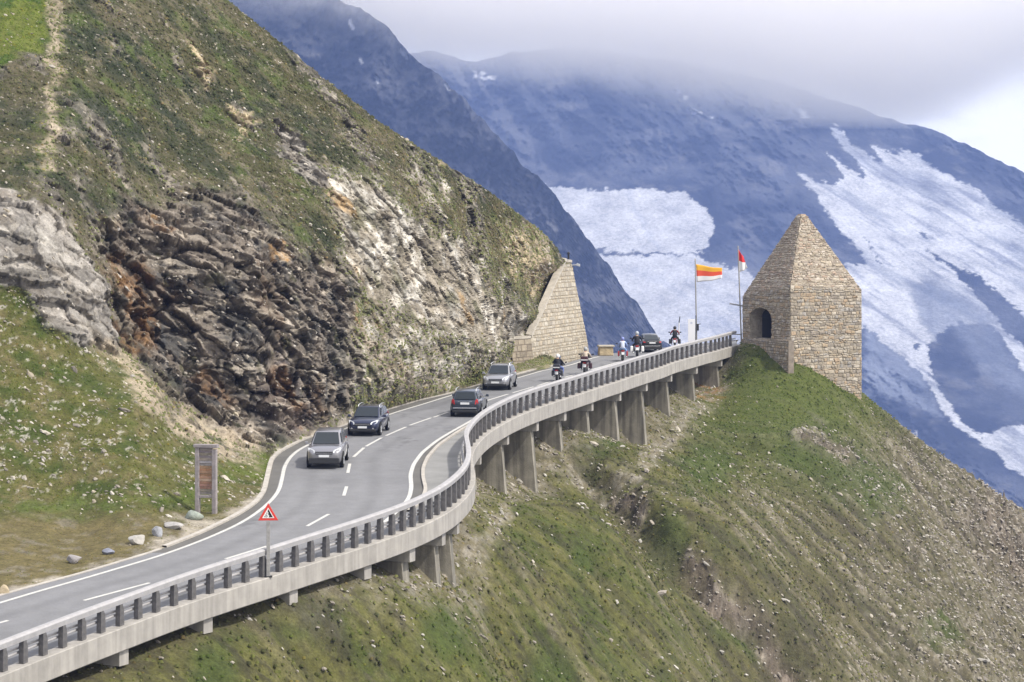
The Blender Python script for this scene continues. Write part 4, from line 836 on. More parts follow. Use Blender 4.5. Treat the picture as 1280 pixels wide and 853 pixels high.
    inn = MB(); inn.loft([mid_, bk], closed=True, caps=False); inn.add(bk, [tuple(range(n_))]); rel(inn.build('chamber', mat('chamber_shade', (.05, .045, .04), .95)), root)
    # parapet at the foot of the doorway
    pr = tag(empty('stone_parapet', P(958, 440, 229)), 'low rubble stone parapet joining the end of the viaduct to the tower', 'wall')
    A = P(927, 424, 235.0); B = P(985, 425.5, 226.6); A2, B2 = A - C(0, 0, 2.2), B - C(0, 0, 3.2); 
    n2 = np.cross(B - A, C(0, 0, 1)); n2 /= np.linalg.norm(n2); n2 *= -np.sign(n2 @ (-A)); th_ = n2 * .55
    v, f, c = join([stone_patch(A2, B2, B, A, .22, .36, .06, .06, PAL, (.2,.17,.13), 31, None, .05, .3), stone_patch(A, B, B + th_, A + th_, .3, .5, .1, .03, PAL, (.2,.17,.13), 32)])
    rel(link('wall_face', npmesh('wall_face', v, f, c, smooth_=False), stone_mat), pr)
    b = MB(); b.prism([A2 + n2 * .04, B2 + n2 * .04, B + n2 * .04 - C(0, 0, .03), A + n2 * .04 - C(0, 0, .03)], th_); rel(b.build('wall_core', mat('rubble_core', (.25, .21, .17), .95, 0, .3, 3)), pr)
build_tower()

def build_retaining():
    A = P(668, 461, 207.2); B = P(738.5, 447, 221.5); Cc = P(714, 328.5, 219.5); D = P(707.5, 327, 218.3); E_ = P(664, 423, 206.9)
    Bm = B + (Cc - B) * ((423 - 447) / (328.5 - 447)); pal = [(.43,.385,.31),(.46,.415,.34),(.39,.345,.275),(.43,.40,.345),(.41,.34,.25),(.35,.31,.26)]
    root = tag(empty('retaining_wall', A), 'tall tapering retaining wall of pale squared stone closing off the hillside beside the road', 'wall')
    mo = (.27,.23,.17)
    F0 = P(640, 424.5, 205.5); F1 = P(641, 445, 204.8); A1 = A - C(0, 0, .6)
    parts = [stone_patch(E_, Bm, Cc, D, .31, .52, .07, .055, pal, mo, 51, None, .04, .5), stone_patch(A1, B - C(0, 0, .6), Bm, E_, .31, .52, .07, .055, pal, mo, 52, None, .04, .5),
             stone_patch(F1 - C(0, 0, 1.5), A1, E_, F0, .42, .7, .075, .05, [(.30,.26,.2),(.34,.29,.22),(.27,.23,.18)], (.16,.13,.1), 53, None, .02, .5)]
    rel(link('wall_face', npmesh('wall_face', *join(parts), smooth_=False), stone_mat), root)
    bk = C(-.3, 1.6, 0); i = C(0, .06, 0)
    b = MB(); b.prism([A1 + i, B + i - C(0, 0, .6), Cc + i, D + i, E_ + i], bk); rel(b.build('wall_core', mat('rubble_core', (.25, .21, .17), .95, 0, .3, 3)), root)
    # coping slabs up the raking edge
    dirv = D - E_; w = C(-.5, .5, .08); b = MB(); b.prism([E_ + C(.05, -.10, .04), D + C(.05, -.10, .04), D + C(.05, -.10, .26), E_ + C(.05, -.10, .26)], w); rel(b.build('coping', mat('coping_stone', (.44, .40, .34), .9, 0, .2, 2, .02, 8)), root)
    b = MB(); b.prism([D + C(-.05, -.12, 0), Cc + C(.08, -.12, 0), Cc + C(.08, -.12, .22), D + C(-.05, -.12, .22)], C(-.1, 1.3, 0)); rel(b.build('coping', _mats['coping_stone']), root)
    b = MB(); b.prism([F0 + C(0, -.08, 0), E_ + C(0, -.08, 0), E_ + C(0, -.08, .2), F0 + C(0, -.08, .2)], C(-.2, 1.0, 0)); rel(b.build('coping', _mats['coping_stone']), root)
    return Cc, D
WALLTOP = build_retaining()
#PART4
# ------------------------------------------------------------------ cars
tyre_m = mat('tyre_rubber', (.018, .018, .018), .85); rim_m = mat('alloy', (.55, .56, .58), .35, .8); glass_m = mat('car_glass', (.02, .026, .03), .12, 0, spec=.45)
black_m = mat('black_plastic', (.02, .02, .022), .5); plate_m = mat('plate_white', (.75, .76, .78), .5); lamp_m = mat('headlamp_glass', (.55, .57, .6), .12, 0, emit=((1, .98, .94), .12))
tail_m = mat('tail_lamp', (.42, .02, .02), .2, coat=.5); chrome_m = mat('chrome', (.7, .7, .72), .2, .9); arch_m = mat('wheel_well', (.008, .008, .008), .9)
def lerp(a, b, t): return tuple(x + (y - x) * t for x, y in zip(a, b))
def car(label, loc, heading, paint, L_=4.5, W=1.8, H=1.5, belt=.98, hood=.80, wr=.32, scale=1.0, style='wagon', rails=False, sil_lower=False, lit=True, hood_len=1.25, tail=.32, bright=True, group='cars on the mountain road'):
    root = empty('parked_car' if False else 'car', loc, heading, scale); tag(root, label, 'car', group)
    g = (Z(loc[1] + math.cos(heading)) - Z(loc[1] - math.cos(heading))) / 2; root.rotation_euler = (math.atan(g * 1.0), 0, heading)
    w = W / 2; h = L_ / 2; zb = .24
    yw = h - hood_len                                   # foot of the windscreen
    st = [(-h, .78, belt - .16, .46), (-h + .05, .88, belt - .03, .33), (-h + .3, .97, belt, zb), (-h + 1.2, 1, belt, zb - .03), (0, 1, belt - .005, zb - .03), (yw - .1, 1, belt - .02, zb - .03), (yw + .25, .985, belt - .06, zb - .03), (h - .55, .965, hood + .05, zb - .02), (h - .2, .90, hood - .05, zb), (h - .05, .80, hood - .17, zb + .05), (h, .66, hood - .26, .42)]
    secs = []
    for y, f, zt, z0 in st:
        x = w * f; zm = z0 + (zt - z0) * .55
        half = [(x * .84, z0), (x * .95, z0 + .08), (x, z0 + .24), (x, zm), (x * .985, zt - .10), (x * .93, zt - .02), (x * .80, zt + .012), (x * .4, zt + .035)]
        secs.append([(a, y, b) for a, b in half] + [(-a, y, b) for a, b in reversed(half)])
    b = MB(); b.loft(secs); b.build('body', paint, root, True, subd=1)
    for sy in (1, -1):      # dark lower front and rear
        b = MB()
        if style == 'suv': b.box((0, sy * (h - .07), .42), (W * .86, .26, .30), 0, None, (.97, .9))
        else: b.box((0, sy * (h - .08), .35), (W * .80, .22, .17))
        b.build('bumper', black_m, root, bevel=.04)
    yr = -h + .10; top_r = yr + (.34 if style != 'sedan' else .95) + (tail - .32); top_f = yw - .88; zt = H; bw, tw = w * .90, w * .66
    zb0 = belt - .06
    bot = [(-bw * .92, yr, zb0), (bw * .92, yr, zb0), (bw * .93, yw, zb0), (-bw * .93, yw, zb0)]
    mid_f = .02
    topp = [(-tw * .95, top_r, zt - .05), (tw * .95, top_r, zt - .05), (tw, top_f, zt - .02), (-tw, top_f, zt - .02)]
    b = MB(); roofline = [lerp(topp[0], topp[3], .5), lerp(topp[1], topp[2], .5)]
    b.add(bot + topp + [(-tw * .98, (top_r + top_f) / 2, zt + .03), (tw * .98, (top_r + top_f) / 2, zt + .03), (0, top_r, zt - .02), (0, top_f, zt + .015), (0, (top_r + top_f) / 2, zt + .06), lerp(bot[0], bot[3], .5), lerp(bot[1], bot[2], .5)],
          [(0, 1, 5, 10, 4), (2, 3, 7, 11, 6), (3, 13, 8, 7), (13, 0, 4, 8), (1, 14, 9, 5), (14, 2, 6, 9), (4, 10, 12, 8), (10, 5, 9, 12), (8, 12, 11, 7), (12, 9, 6, 11)])
    b.build('cabin', paint, root, True, bevel=.035)
    def win(name, q, u0, u1, v0, v1, off=.022, m=glass_m):
        p = [lerp(lerp(q[0], q[1], u), lerp(q[3], q[2], u), v) for u, v in ((u0, v0), (u1, v0), (u1, v1), (u0, v1))]
        n = (Vector(p[1]) - Vector(p[0])).cross(Vector(p[3]) - Vector(p[0])).normalized(); c = (Vector(p[0]) + Vector(p[2])) / 2
        if n.dot(c - Vector((0, (yr + yw) / 2, 1.1))) < 0: n = -n
        b = MB(); b.prism([Vector(x) + n * off for x in p], -n * .03); return b.build(name, m, root)
    win('windscreen', [bot[3], bot[2], topp[2], topp[3]], .05, .95, .12, .93, .03)
    win('rear_window', [bot[0], bot[1], topp[1], topp[0]], .07, .93, .16, .90, .035)
    for a, c, d, e in ((bot[0], bot[3], topp[3], topp[0]), (bot[1], bot[2], topp[2], topp[1])):
        win('side_window', [a, c, d, e], .53, .90, .17, .86, .05); win('side_window', [a, c, d, e], .26, .505, .17, .88, .05)
        if style != 'sedan': win('side_window', [a, c, d, e], .06, .235, .20, .86, .05)
    # wheels
    for sy in (1, -1):
        for sx in (1, -1):
            y = sy * (L_ * .30) + .02; x = sx * (w - .10)
            b = MB(); b.tube([(sx * (w - .05), y, wr + .02), (sx * (w + .006), y, wr + .02)], wr + .07, 20); b.build('wheel_arch', arch_m, root)
            b = MB(); b.tube([(x - sx * .09, y, wr), (x - sx * .07, y, wr), (x + sx * .09, y, wr), (x + sx * .115, y, wr)], [wr * .9, wr, wr, wr * .86], 22); wh = b.build('wheel', tyre_m, root, True)
            b = MB(); b.tube([(x + sx * .10, y, wr), (x + sx * .122, y, wr)], [wr * .66, wr * .6], 18)
            for k in range(5):
                a = k * 2 * math.pi / 5; b.box((x + sx * .124, y + .12 * math.sin(a), wr + .12 * math.cos(a)), (.012, .05, .20), 0, Matrix.Rotation(-a, 4, 'X'))
            b.build('rim', rim_m, wh)
    # lamps
    for sx in (1, -1):
        rot = Matrix.Rotation(-sx * R_(28), 4, 'Z')
        b = MB(); b.prism([Vector((sx * x, y, z)) for x, y, z in ((w * .48, h - .06, hood - .20), (w * .60, h - .10, hood - .24), (w * .86, h - .24, hood - .17), (w * .93, h - .46, hood + .0), (w * .84, h - .40, hood + .005), (w * .55, h - .16, hood - .085))], (sx * -.01, .07, .012)); b.build('headlight', lamp_m if bright else mat('headlamp_dim', (.5, .52, .55), .15), root, bevel=.012)
        b = MB(); b.tube([(sx * w * .66, h - .10, .44), (sx * w * .66, h + .02, .44)], .055, 10); b.build('fog_light', chrome_m, root)
        b = MB()
        if style in ('wagon', 'suv'): b.prism([Vector((sx * x, y, z)) for x, y, z in ((w * .64, -h + .05, belt - .26), (w * .86, -h + .12, belt - .22), (w * .86, -h + .14, belt - .02), (w * .78, -h + .12, belt + .08), (w * .68, -h + .08, belt - .02))], (0, -.06, 0))
        else: b.prism([Vector((sx * x, y, z)) for x, y, z in ((w * .62, -h + .02, belt - .19), (w * .84, -h + .08, belt - .18), (w * .86, -h + .14, belt - .08), (w * .64, -h + .04, belt - .09))], (sx * .012, -.06, 0))
        b.build('tail_light', tail_m, root, bevel=.01)
        b = MB(); b.box((sx * (w + .10), yw - .32, belt + .04), (.20, .12, .15), 0, None, (.8, .8)); b.box((sx * (w - .02), yw - .30, belt - .01), (.12, .05, .05)); b.build('door_mirror', paint, root, bevel=.03)
        for yy in (.95, 1.95):
            b = MB(); b.box((sx * (w + .004), yw - yy, belt - .13), (.03, .22, .035)); b.build('door_handle', chrome_m, root)
        if rails:
            b = MB(); b.tube([(sx * tw * .98, top_r + .05, zt - .02), (sx * tw, top_r + .25, zt + .07), (sx * tw, (top_r + top_f) / 2, zt + .10), (sx * tw * 1.0, top_f - .2, zt + .08), (sx * tw, top_f, zt + .0)], .026, 8); b.build('roof_rail', chrome_m, root, True)
    b = MB(); b.prism([(-w * .50, h - .06, hood - .15), (w * .50, h - .06, hood - .15), (w * .46, h - .02, hood - .29), (-w * .46, h - .02, hood - .29)], (0, .055, .01)); gr = b.build('grille', black_m, root, bevel=.01)
    b = MB(); b.box((0, h + .035, hood - .215), (w * .90, .02, .02)); b.build('grille_bar', chrome_m, gr)
    b = MB(); b.box((0, h + .04, hood - .36), (.52, .02, .115)); b.build('licence_plate', plate_m, root, bevel=.004)
    b = MB(); b.box((0, -h - .0, belt - .20), (.52, .05, .115)); b.build('licence_plate', plate_m, root, bevel=.004)
    b = MB(); b.box((0, -h - .01, .54), (W * .76, .06, .05)); b.build('bumper_strip', chrome_m if style != 'suv' else black_m, root, bevel=.01)
    b = MB(); b.box((0, -h + .05, belt - .085), (W * .46, .05, .03)); b.build('boot_trim', chrome_m, root)
    return root
def paint(name, c): return mat(name, c, .28, .55, 0, coat=.8)
def on_road(px, py, dh, L_, sc, front):
    """car whose front (or rear) bumper foot stands at a measured road point; dh is its heading clockwise from +Y"""
    p = G(px, py); f = C(math.sin(dh), math.cos(dh), 0); c = p - f * (L_ / 2) * sc * (1 if front else -1); c[2] = Z(c[1]) + .004; return c
def heading(dh): return -dh
a = R_(180 + 1.0); car('silver grey off-road car with a tall windscreen, first in the oncoming line of cars', on_road(405, 587, a, 4.5, 1.06, True), heading(a), paint('silver_paint', (.27, .265, .285)), 4.5, 1.82, 1.66, 1.10, 1.02, .36, 1.06, 'suv', False, hood_len=1.15)
a = R_(180 + 6.5); car('dark blue estate car with silver roof rails, second in the oncoming line', on_road(453, 546, a, 4.45, 1.04, True), heading(a), paint('navy_paint', (.018, .024, .062)), 4.45, 1.84, 1.50, .98, .88, .33, 1.04, 'wagon', True)
a = R_(180 + 8); car('grey estate car rounding the bend under the pale slope, last of the oncoming cars', on_road(619, 488.5, a, 4.4, 1.11, True), heading(a), paint('grey_paint', (.33, .33, .35)), 4.4, 1.78, 1.52, .98, .88, .33, 1.11, 'wagon', True)
a = R_(5.5); car('dark slate estate car driving away uphill, seen from behind', on_road(581, 522, a, 4.5, 1.09, False), heading(a), paint('slate_paint', (.035, .045, .065)), 4.5, 1.80, 1.52, 1.0, .88, .33, 1.09, 'wagon', True)
a = R_(-6); car('black saloon car seen from behind at the top of the road among motorcycles', on_road(815.5, 441, a, 4.3, 1.06, False), heading(a), paint('black_paint', (.012, .012, .014)), 4.3, 1.76, 1.46, 1.0, .85, .32, 1.06, 'sedan', False)

# ------------------------------------------------------------------ motorcycles and riders
skin_m = mat('skin', (.45, .28, .2), .6)
def motorcycle(label, loc, dh, body_c, accent_c, pann=None, topbox=True, sc=1.0):
    root = empty('motorcycle', loc, -dh, sc); tag(root, label, 'motorcycle', 'motorcycles riding up the pass road')
    g = (Z(loc[1] + 1) - Z(loc[1] - 1)) / 2; root.rotation_euler = (math.atan(g), 0, -dh)
    bc = mat('bike_%d_%d_%d' % tuple(int(x * 99) for x in body_c), body_c, .3, .2, coat=.6); ac = mat('bike_%d_%d_%d' % tuple(int(x * 99) for x in accent_c), accent_c, .35, .1)
    for y in (.78, -.72):
        b = MB(); b.tube([(-.085, y, .31), (-.06, y, .31), (.06, y, .31), (.085, y, .31)], [.27, .31, .31, .27], 20); wh = b.build('wheel', tyre_m, root, True)
        b = MB(); b.tube([(-.09, y, .31), (.09, y, .31)], .19, 16); b.build('rim', rim_m, wh)
    b = MB(); b.loft([[(-.10, -.5, .42), (.10, -.5, .42), (.12, -.5, .7), (-.12, -.5, .7)], [(-.2, .05, .32), (.2, .05, .32), (.2, .05, .72), (-.2, .05, .72)], [(-.22, .42, .40), (.22, .42, .40), (.24, .42, .92), (-.24, .42, .92)], [(-.16, .72, .62), (.16, .72, .62), (.17, .68, 1.02), (-.17, .68, 1.02)], [(-.08, .90, .74), (.08, .90, .74), (.08, .86, .92), (-.08, .86, .92)]]); b.build('fairing', bc, root, True, subd=1)
    b = MB(); b.loft([[(-.10, -.18, .74), (.10, -.18, .74), (.08, -.18, .88), (-.08, -.18, .88)], [(-.19, .10, .72), (.19, .10, .72), (.15, .10, 1.0), (-.15, .10, 1.0)], [(-.17, .38, .74), (.17, .38, .74), (.13, .38, .98), (-.13, .38, .98)]]); b.build('fuel_tank', bc, root, True, subd=1)
    b = MB(); b.loft([[(-.15, -.92, .80), (.15, -.92, .80), (.13, -.92, .90), (-.13, -.92, .90)], [(-.17, -.45, .74), (.17, -.45, .74), (.15, -.45, .86), (-.15, -.45, .86)], [(-.13, -.02, .72), (.13, -.02, .72), (.11, -.02, .82), (-.11, -.02, .82)]]); b.build('seat', black_m, root, True)
    b = MB(); b.loft([[(-.22, .66, 1.0), (.22, .66, 1.0), (.22, .70, 1.0), (-.22, .70, 1.0)], [(-.17, .50, 1.32), (.17, .50, 1.32), (.17, .53, 1.32), (-.17, .53, 1.32)]]); b.build('windscreen', mat('bike_screen', (.10, .11, .12), .1, spec=.7), root)
    b = MB(); b.tube([(-.36, .34, 1.06), (-.2, .46, 1.06), (.2, .46, 1.06), (.36, .34, 1.06)], .018, 8); b.build('handlebar', black_m, root)
    for sx in (-1, 1):
        b = MB(); b.tube([(sx * .30, .42, 1.07), (sx * .40, .46, 1.22)], .010, 6); b.box((sx * .43, .45, 1.25), (.15, .03, .09)); b.build('mirror', black_m, root)
        b = MB(); b.tube([(sx * .09, .50, 1.0), (sx * .09, .78, .31)], .028, 8); b.build('fork_leg', rim_m, root)
        b = MB(); b.box((sx * (.37 if pann else .31), -.66, .60), (.20 if pann else .13, .50, .36), 0, None, (.9, .9)); b.build('pannier', mat('pannier_%d' % int(pann[0] * 99), pann, .4) if pann else ac, root, bevel=.04)
        b = MB(); b.tube([(sx * .20, .1, .30), (sx * .24, -.5, .32), (sx * .25, -1.0, .38)], [.03, .045, .05], 10); b.build('exhaust_pipe', chrome_m, root, True)
    if topbox:
        b = MB(); b.box((0, -1.0, 1.06), (.52, .40, .32), 0, None, (.86, .86)); tb = b.build('top_case', ac, root, bevel=.05)
        b = MB(); b.box((0, -1.205, 1.0), (.44, .02, .06)); b.build('reflector_strip', plate_m if accent_c[0] < .2 else black_m, tb)
    b = MB(); b.box((0, -1.0, .80), (.22, .10, .08)); b.build('tail_light', tail_m, root, bevel=.01)
    b = MB(); b.box((0, -1.04, .62), (.21, .02, .19), 0, Matrix.Rotation(R_(-12), 4, 'X')); b.build('licence_plate', plate_m, root)
    b = MB(); b.loft([[(-.11, -1.02, .70), (.11, -1.02, .70), (.11, -1.0, .73), (-.11, -1.0, .73)], [(-.11, -.62, .66), (.11, -.62, .66), (.11, -.6, .69), (-.11, -.6, .69)]]); b.build('mudguard', black_m, root)
    return root
def rider(label, bike, jacket, trousers, helmet, y0=0.0, pillion=False, vest=None):
    lift = .10 if pillion else 0; hy = y0
    J = {}; V = []; E_ = []; Rr = []
    def v(n, p, r): J[n] = len(V); V.append(p); Rr.append(r if isinstance(r, tuple) else (r, r))
    def e(a, b): E_.append((J[a], J[b]))
    v('pelvis', (0, hy - .30, .93 + lift), (.165, .14)); v('waist', (0, hy - .28, 1.08 + lift), (.15, .12)); v('chest', (0, hy - .20, 1.28 + lift), (.19, .13)); v('collar', (0, hy - .14, 1.41 + lift), (.12, .09)); v('neck', (0, hy - .11, 1.48 + lift), .058); v('head', (0, hy - .07, 1.58 + lift), (.088, .10)); v('crown', (0, hy - .06, 1.68 + lift), (.07, .08))
    for a, b in (('pelvis', 'waist'), ('waist', 'chest'), ('chest', 'collar'), ('collar', 'neck'), ('neck', 'head'), ('head', 'crown')): e(a, b)
    for s, k in ((-1, 'l'), (1, 'r')):
        hx, hyy, hz_ = (.335, hy + .33, 1.07) if not pillion else (.17, hy + .20, 1.06 + lift)
        v('sh' + k, (s * .20, hy - .16, 1.38 + lift), .078); v('el' + k, (s * .33, hy + .08, 1.16 + lift), .056); v('wr' + k, (s * hx, hyy, hz_), .038); v('palm' + k, (s * hx, hyy + .07, hz_ + .005), (.042, .024))
        e('collar', 'sh' + k); e('sh' + k, 'el' + k); e('el' + k, 'wr' + k); e('wr' + k, 'palm' + k)
        for i, (ox, ln) in enumerate(((-.033, .85), (-.011, 1.0), (.011, .95), (.033, .75))):
            v('f%d%s' % (i, k), (s * hx + ox, hyy + .07 + .045 * ln, hz_ + .0), .0095); v('g%d%s' % (i, k), (s * hx + ox, hyy + .07 + .05 * ln, hz_ - .035 * ln), .008); e('palm' + k, 'f%d%s' % (i, k)); e('f%d%s' % (i, k), 'g%d%s' % (i, k))
        v('th' + k, (s * (hx - .05), hyy + .06, hz_ - .03), .010); v('tt' + k, (s * (hx - .045), hyy + .09, hz_ - .045), .009); e('wr' + k, 'th' + k); e('th' + k, 'tt' + k)
        kx_ = .27 if not pillion else .33
        v('hip' + k, (s * .12, hy - .24, .90 + lift), .105); v('kn' + k, (s * kx_, hy + .16, .80 + lift), .072); v('an' + k, (s * kx_ * .95, hy - .12, .40 + lift), .050); v('toe' + k, (s * kx_, hy + .09, .35 + lift), (.045, .035))
        e('pelvis', 'hip' + k); e('hip' + k, 'kn' + k); e('kn' + k, 'an' + k); e('an' + k, 'toe' + k)
    me = bpy.data.meshes.new('person'); me.from_pydata(V, E_, []); tmp = bpy.data.objects.new('person', me); COL.objects.link(tmp)
    sk = tmp.modifiers.new('skin', 'SKIN'); sk.use_smooth_shade = True
    for i, r in enumerate(Rr): me.skin_vertices[0].data[i].radius = r; me.skin_vertices[0].data[i].use_root = (i == 0)
    ss = tmp.modifiers.new('s', 'SUBSURF'); ss.levels = 1; ss.render_levels = 1
    dg = bpy.context.evaluated_depsgraph_get(); nm = bpy.data.meshes.new_from_object(tmp.evaluated_get(dg)); bpy.data.objects.remove(tmp)
    mm = [mat('cloth_%d_%d_%d' % tuple(int(x * 99) for x in c), c, .8, 0, .15, 8) for c in (jacket, trousers)] + [black_m, skin_m, mat('cloth_%d_%d_%d' % tuple(int(x * 99) for x in (vest or jacket)), vest or jacket, .8)]
    nm.materials.clear()
    o = link('person', nm, mm)
    for p in nm.polygons:
        c = p.center; z = c.z - lift
        p.material_index = 3 if (z > 1.47 and abs(c.x) < .14) else 2 if (abs(c.x) > .14 and c.y > hy + .30 and z > .9) or z < .44 else 1 if z < .99 or (z < 1.0 and abs(c.x) > .1) else (4 if vest and abs(c.x) < .17 else 0)
        p.use_smooth = True
    # helmet with visor
    hb = MB(); secs = []
    for i in range(9):
        a = -math.pi / 2 + math.pi * (i + .5) / 9; rr = math.cos(a); secs.append([(.135 * rr * math.cos(t), hy - .06 + .165 * rr * math.sin(t), 1.62 + lift + .155 * math.sin(a)) for t in np.linspace(0, 2 * math.pi, 16, endpoint=False)])
    hb.loft(secs); he = hb.build('helmet', mat('helmet_%d_%d_%d' % tuple(int(x * 99) for x in helmet), helmet, .25, 0, coat=.7), o, True)
    vb = MB(); vb.loft([[(.142 * math.cos(t), hy - .06 + .172 * math.sin(t), z) for t in np.linspace(.6, math.pi - .6, 8)] for z in (1.60 + lift, 1.69 + lift)], closed=False, caps=False); vb.build('visor', mat('visor_dark', (.02, .02, .025), .1), he, True)
    o.matrix_world = bike.matrix_world
    o.location = bike.location; o.rotation_euler = bike.rotation_euler; o.scale = bike.scale
    tag(o, label, 'person', 'people riding the motorcycles'); return o
def bike_at(px, py, sc, dh):      # rear wheel's contact point
    p = G(px, py); f = C(math.sin(dh), math.cos(dh), 0); c = p + f * .72 * sc; c[2] = Z(c[1]) + .002; return c
a = R_(9); b1 = motorcycle('dark touring motorcycle carrying two people, nearest to the viewer behind the rail', bike_at(696.5, 477.5, 1.1, a), a, (.02, .02, .03), (.03, .03, .035), None, True, 1.1)
rider('rider in a dark jacket and dark helmet steering the motorcycle that carries two', b1, (.02, .025, .05), (.08, .12, .30), (.02, .05, .14), .12)
rider('passenger in a black jacket and white helmet on the back of the two-person motorcycle', b1, (.015, .015, .02), (.10, .14, .34), (.75, .75, .76), -.30, True)
a = R_(6); b2 = motorcycle('dark red touring motorcycle with a large top case passing the retaining wall', bike_at(731, 469, 1.2, a), a, (.10, .015, .02), (.05, .012, .016), (.04, .01, .014), True, 1.2)
rider('rider in a cream jacket and grey helmet on the dark red motorcycle', b2, (.50, .42, .34), (.03, .03, .035), (.30, .31, .32))
a = R_(1); b3 = motorcycle('small motorcycle with a red tail ridden by the person in pale blue', bike_at(778.5, 452.3, 1.14, a), a, (.05, .06, .10), (.35, .03, .03), None, False, 1.14)
rider('rider in a pale blue and white suit with a blue helmet', b3, (.30, .40, .68), (.22, .36, .68), (.16, .20, .48), 0, False, (.55, .60, .75))
a = R_(2); b4 = motorcycle('motorcycle with big white panniers just behind the black saloon', bike_at(796.5, 447.3, 1.25, a), a, (.55, .56, .57), (.02, .02, .02), (.78, .78, .78), False, 1.25)
rider('rider in black on the motorcycle with white panniers', b4, (.012, .012, .014), (.015, .015, .017), (.35, .38, .42))
a = R_(4); b5 = motorcycle('bright red motorcycle with wide dark panniers, farthest up the road', bike_at(843.5, 436.5, 1.15, a), a, (.45, .02, .02), (.40, .02, .02), (.02, .02, .02), False, 1.15)
rider('rider in a black and red jacket with a black helmet on the bright red motorcycle', b5, (.25, .015, .015), (.02, .02, .02), (.015, .015, .018), 0, False, (.015, .015, .015))

# ------------------------------------------------------------------ road sign, wooden board, boulders, flags, small fittings
def sign():
    e = at_s(s_of_px(330, 724)); nn = at_s(s_of_px(330, 724), N3); p = e + nn * .16 + C(.06, 0, .085)
    root = tag(empty('warning_sign', p, R_(4)), 'red triangular falling rocks warning sign on a grey post fixed to the viaduct edge', 'road sign')
    gm = mat('sign_post_grey', (.30, .29, .28), .8, 0, .25, 6)
    b = MB(); b.box((0, 0, 1.16), (.15, .13, 2.32)); b.build('post', gm, root, bevel=.01)
    b = MB(); b.box((0, 0, .02), (.34, .30, .04)); b.build('foot_plate', black_m, root)
    zc, s = 2.62, .44
    def tri(k, y, dz=0): return [(0, y, zc + s * k * 1.08 + dz), (-s * k * .96, y, zc - s * k * .58 + dz), (s * k * .96, y, zc - s * k * .58 + dz)]
    b = MB(); b.prism(tri(1.0, -.085), (0, .02, 0)); pan = b.build('sign_panel', mat('sign_red', (.62, .045, .03), .45), root, bevel=.012)
    b = MB(); b.prism(tri(.60, -.092), (0, .005, 0)); b.build('white_field', mat('sign_white', (.78, .78, .76), .5), pan)
    k = mat('sign_black', (.012, .012, .012), .6); q = lambda x, z: (x * s, -.098, zc + z * s)
    b = MB(); b.prism([q(.02, .50), (q(.44, -.27)), q(.06, -.27), q(.10, -.10), q(-.02, .04), q(.04, .16), q(-.06, .30)], (0, .005, 0))
    for x, z, r in ((-.13, .12, .055), (-.20, -.06, .065), (-.10, -.16, .05), (-.30, -.21, .06), (-.14, -.24, .04)):
        b.prism([q(x + r * math.cos(t) * (1 + .25 * math.sin(3 * t)), z + r * math.sin(t)) for t in np.linspace(0, 2 * math.pi, 7, endpoint=False)], (0, .005, 0))
    b.build('pictogram', k, pan)
    b = MB(); b.box((0, -.05, 2.45), (.22, .04, .05)); b.box((0, -.05, 2.66), (.22, .04, .05)); b.build('bracket', black_m, root)
sign()
def board():
    p = hill_at(258, 641.5); p[2] -= .1; s = F / p[1]; root = tag(empty('wooden_board', p, R_(-14)), 'tall weathered wooden board of stacked planks between two grey posts on the grass', 'sign board')
    tm = mat('grey_timber', (.27, .24, .24), .85, 0, .3, 4, .01, 18); h = 85 / s; w = 22.5 / s
    for x, dz in ((-w / 2, 0), (w / 2, -.06)):
        b = MB(); b.box((x, 0, h / 2 - .15 + dz), (.21, .24, h + .3)); b.build('post', tm, root, bevel=.02)
    b = MB(); b.box((0, 0, h + .10), (w + .34, .30, .16)); b.build('top_beam', tm, root, bevel=.02)
    b = MB(); b.box((0, 0, h * .29), (w - .2, .20, .14)); b.build('cross_bar', tm, root, bevel=.02)
    cs = [(.20,.17,.16),(.17,.14,.15),(.22,.19,.15),(.20,.17,.18),(.26,.22,.19),(.33,.31,.33),(.24,.22,.22),(.27,.17,.10),(.30,.16,.09),(.28,.17,.11),(.25,.14,.08),(.31,.18,.12),(.34,.24,.18),(.24,.13,.09),(.27,.15,.12),(.30,.17,.13),(.21,.18,.15),(.19,.17,.16)]
    z0, z1 = h * .32, h + .02; n = len(cs); b = MB(); r = random.Random(4)
    for i, c in enumerate(cs):
        z = z1 - (i + .5) * (z1 - z0) / n; b.box((0, r.uniform(-.02, .02), z), (w - .21, .08, (z1 - z0) / n * .90), i)
    b.build('plank_panel', [mat('plank_%d' % i, c, .85, 0, .25, 5) for i, c in enumerate(cs)], root, bevel=.008)
board()
def boulder(px, py, wpx, hpx, c, label, seed):
    p = hill_at(px, py); s = F / p[1]; bm = bmesh.new(); bmesh.ops.create_icosphere(bm, subdivisions=3, radius=1); r = np.random.default_rng(seed)
    pl = r.normal(size=(11, 3)); pl /= np.linalg.norm(pl, axis=1)[:, None]; dd = r.uniform(.42, .8, 11)
    for v in bm.verts:
        q = np.array(v.co)
        for n_, d_ in zip(pl, dd):
            t = q @ n_ - d_
            if t > 0: q = q - n_ * t * .93
        v.co = q
    co = np.array([v.co for v in bm.verts]); k = (co.max(0) - co.min(0)) / 2; mid = (co.max(0) + co.min(0)) / 2
    dep = wpx / s * .8
    for v, q in zip(bm.verts, co):
        q = (q - mid) / k; v.co = (q[0] * wpx / s / 2, q[1] * dep / 2, q[2] * hpx / s * .62 + hpx / s * .35)
    me = bpy.data.meshes.new('boulder'); bm.to_mesh(me); bm.free()
    o = link('boulder', me, mat('boulder_%d' % seed, c, .9, 0, .28, 3, .03, 7)); o.location = p; o.rotation_euler = (0, 0, r.uniform(-.4, .4)); tag(o, label, 'boulder', 'boulders on the grass verge')
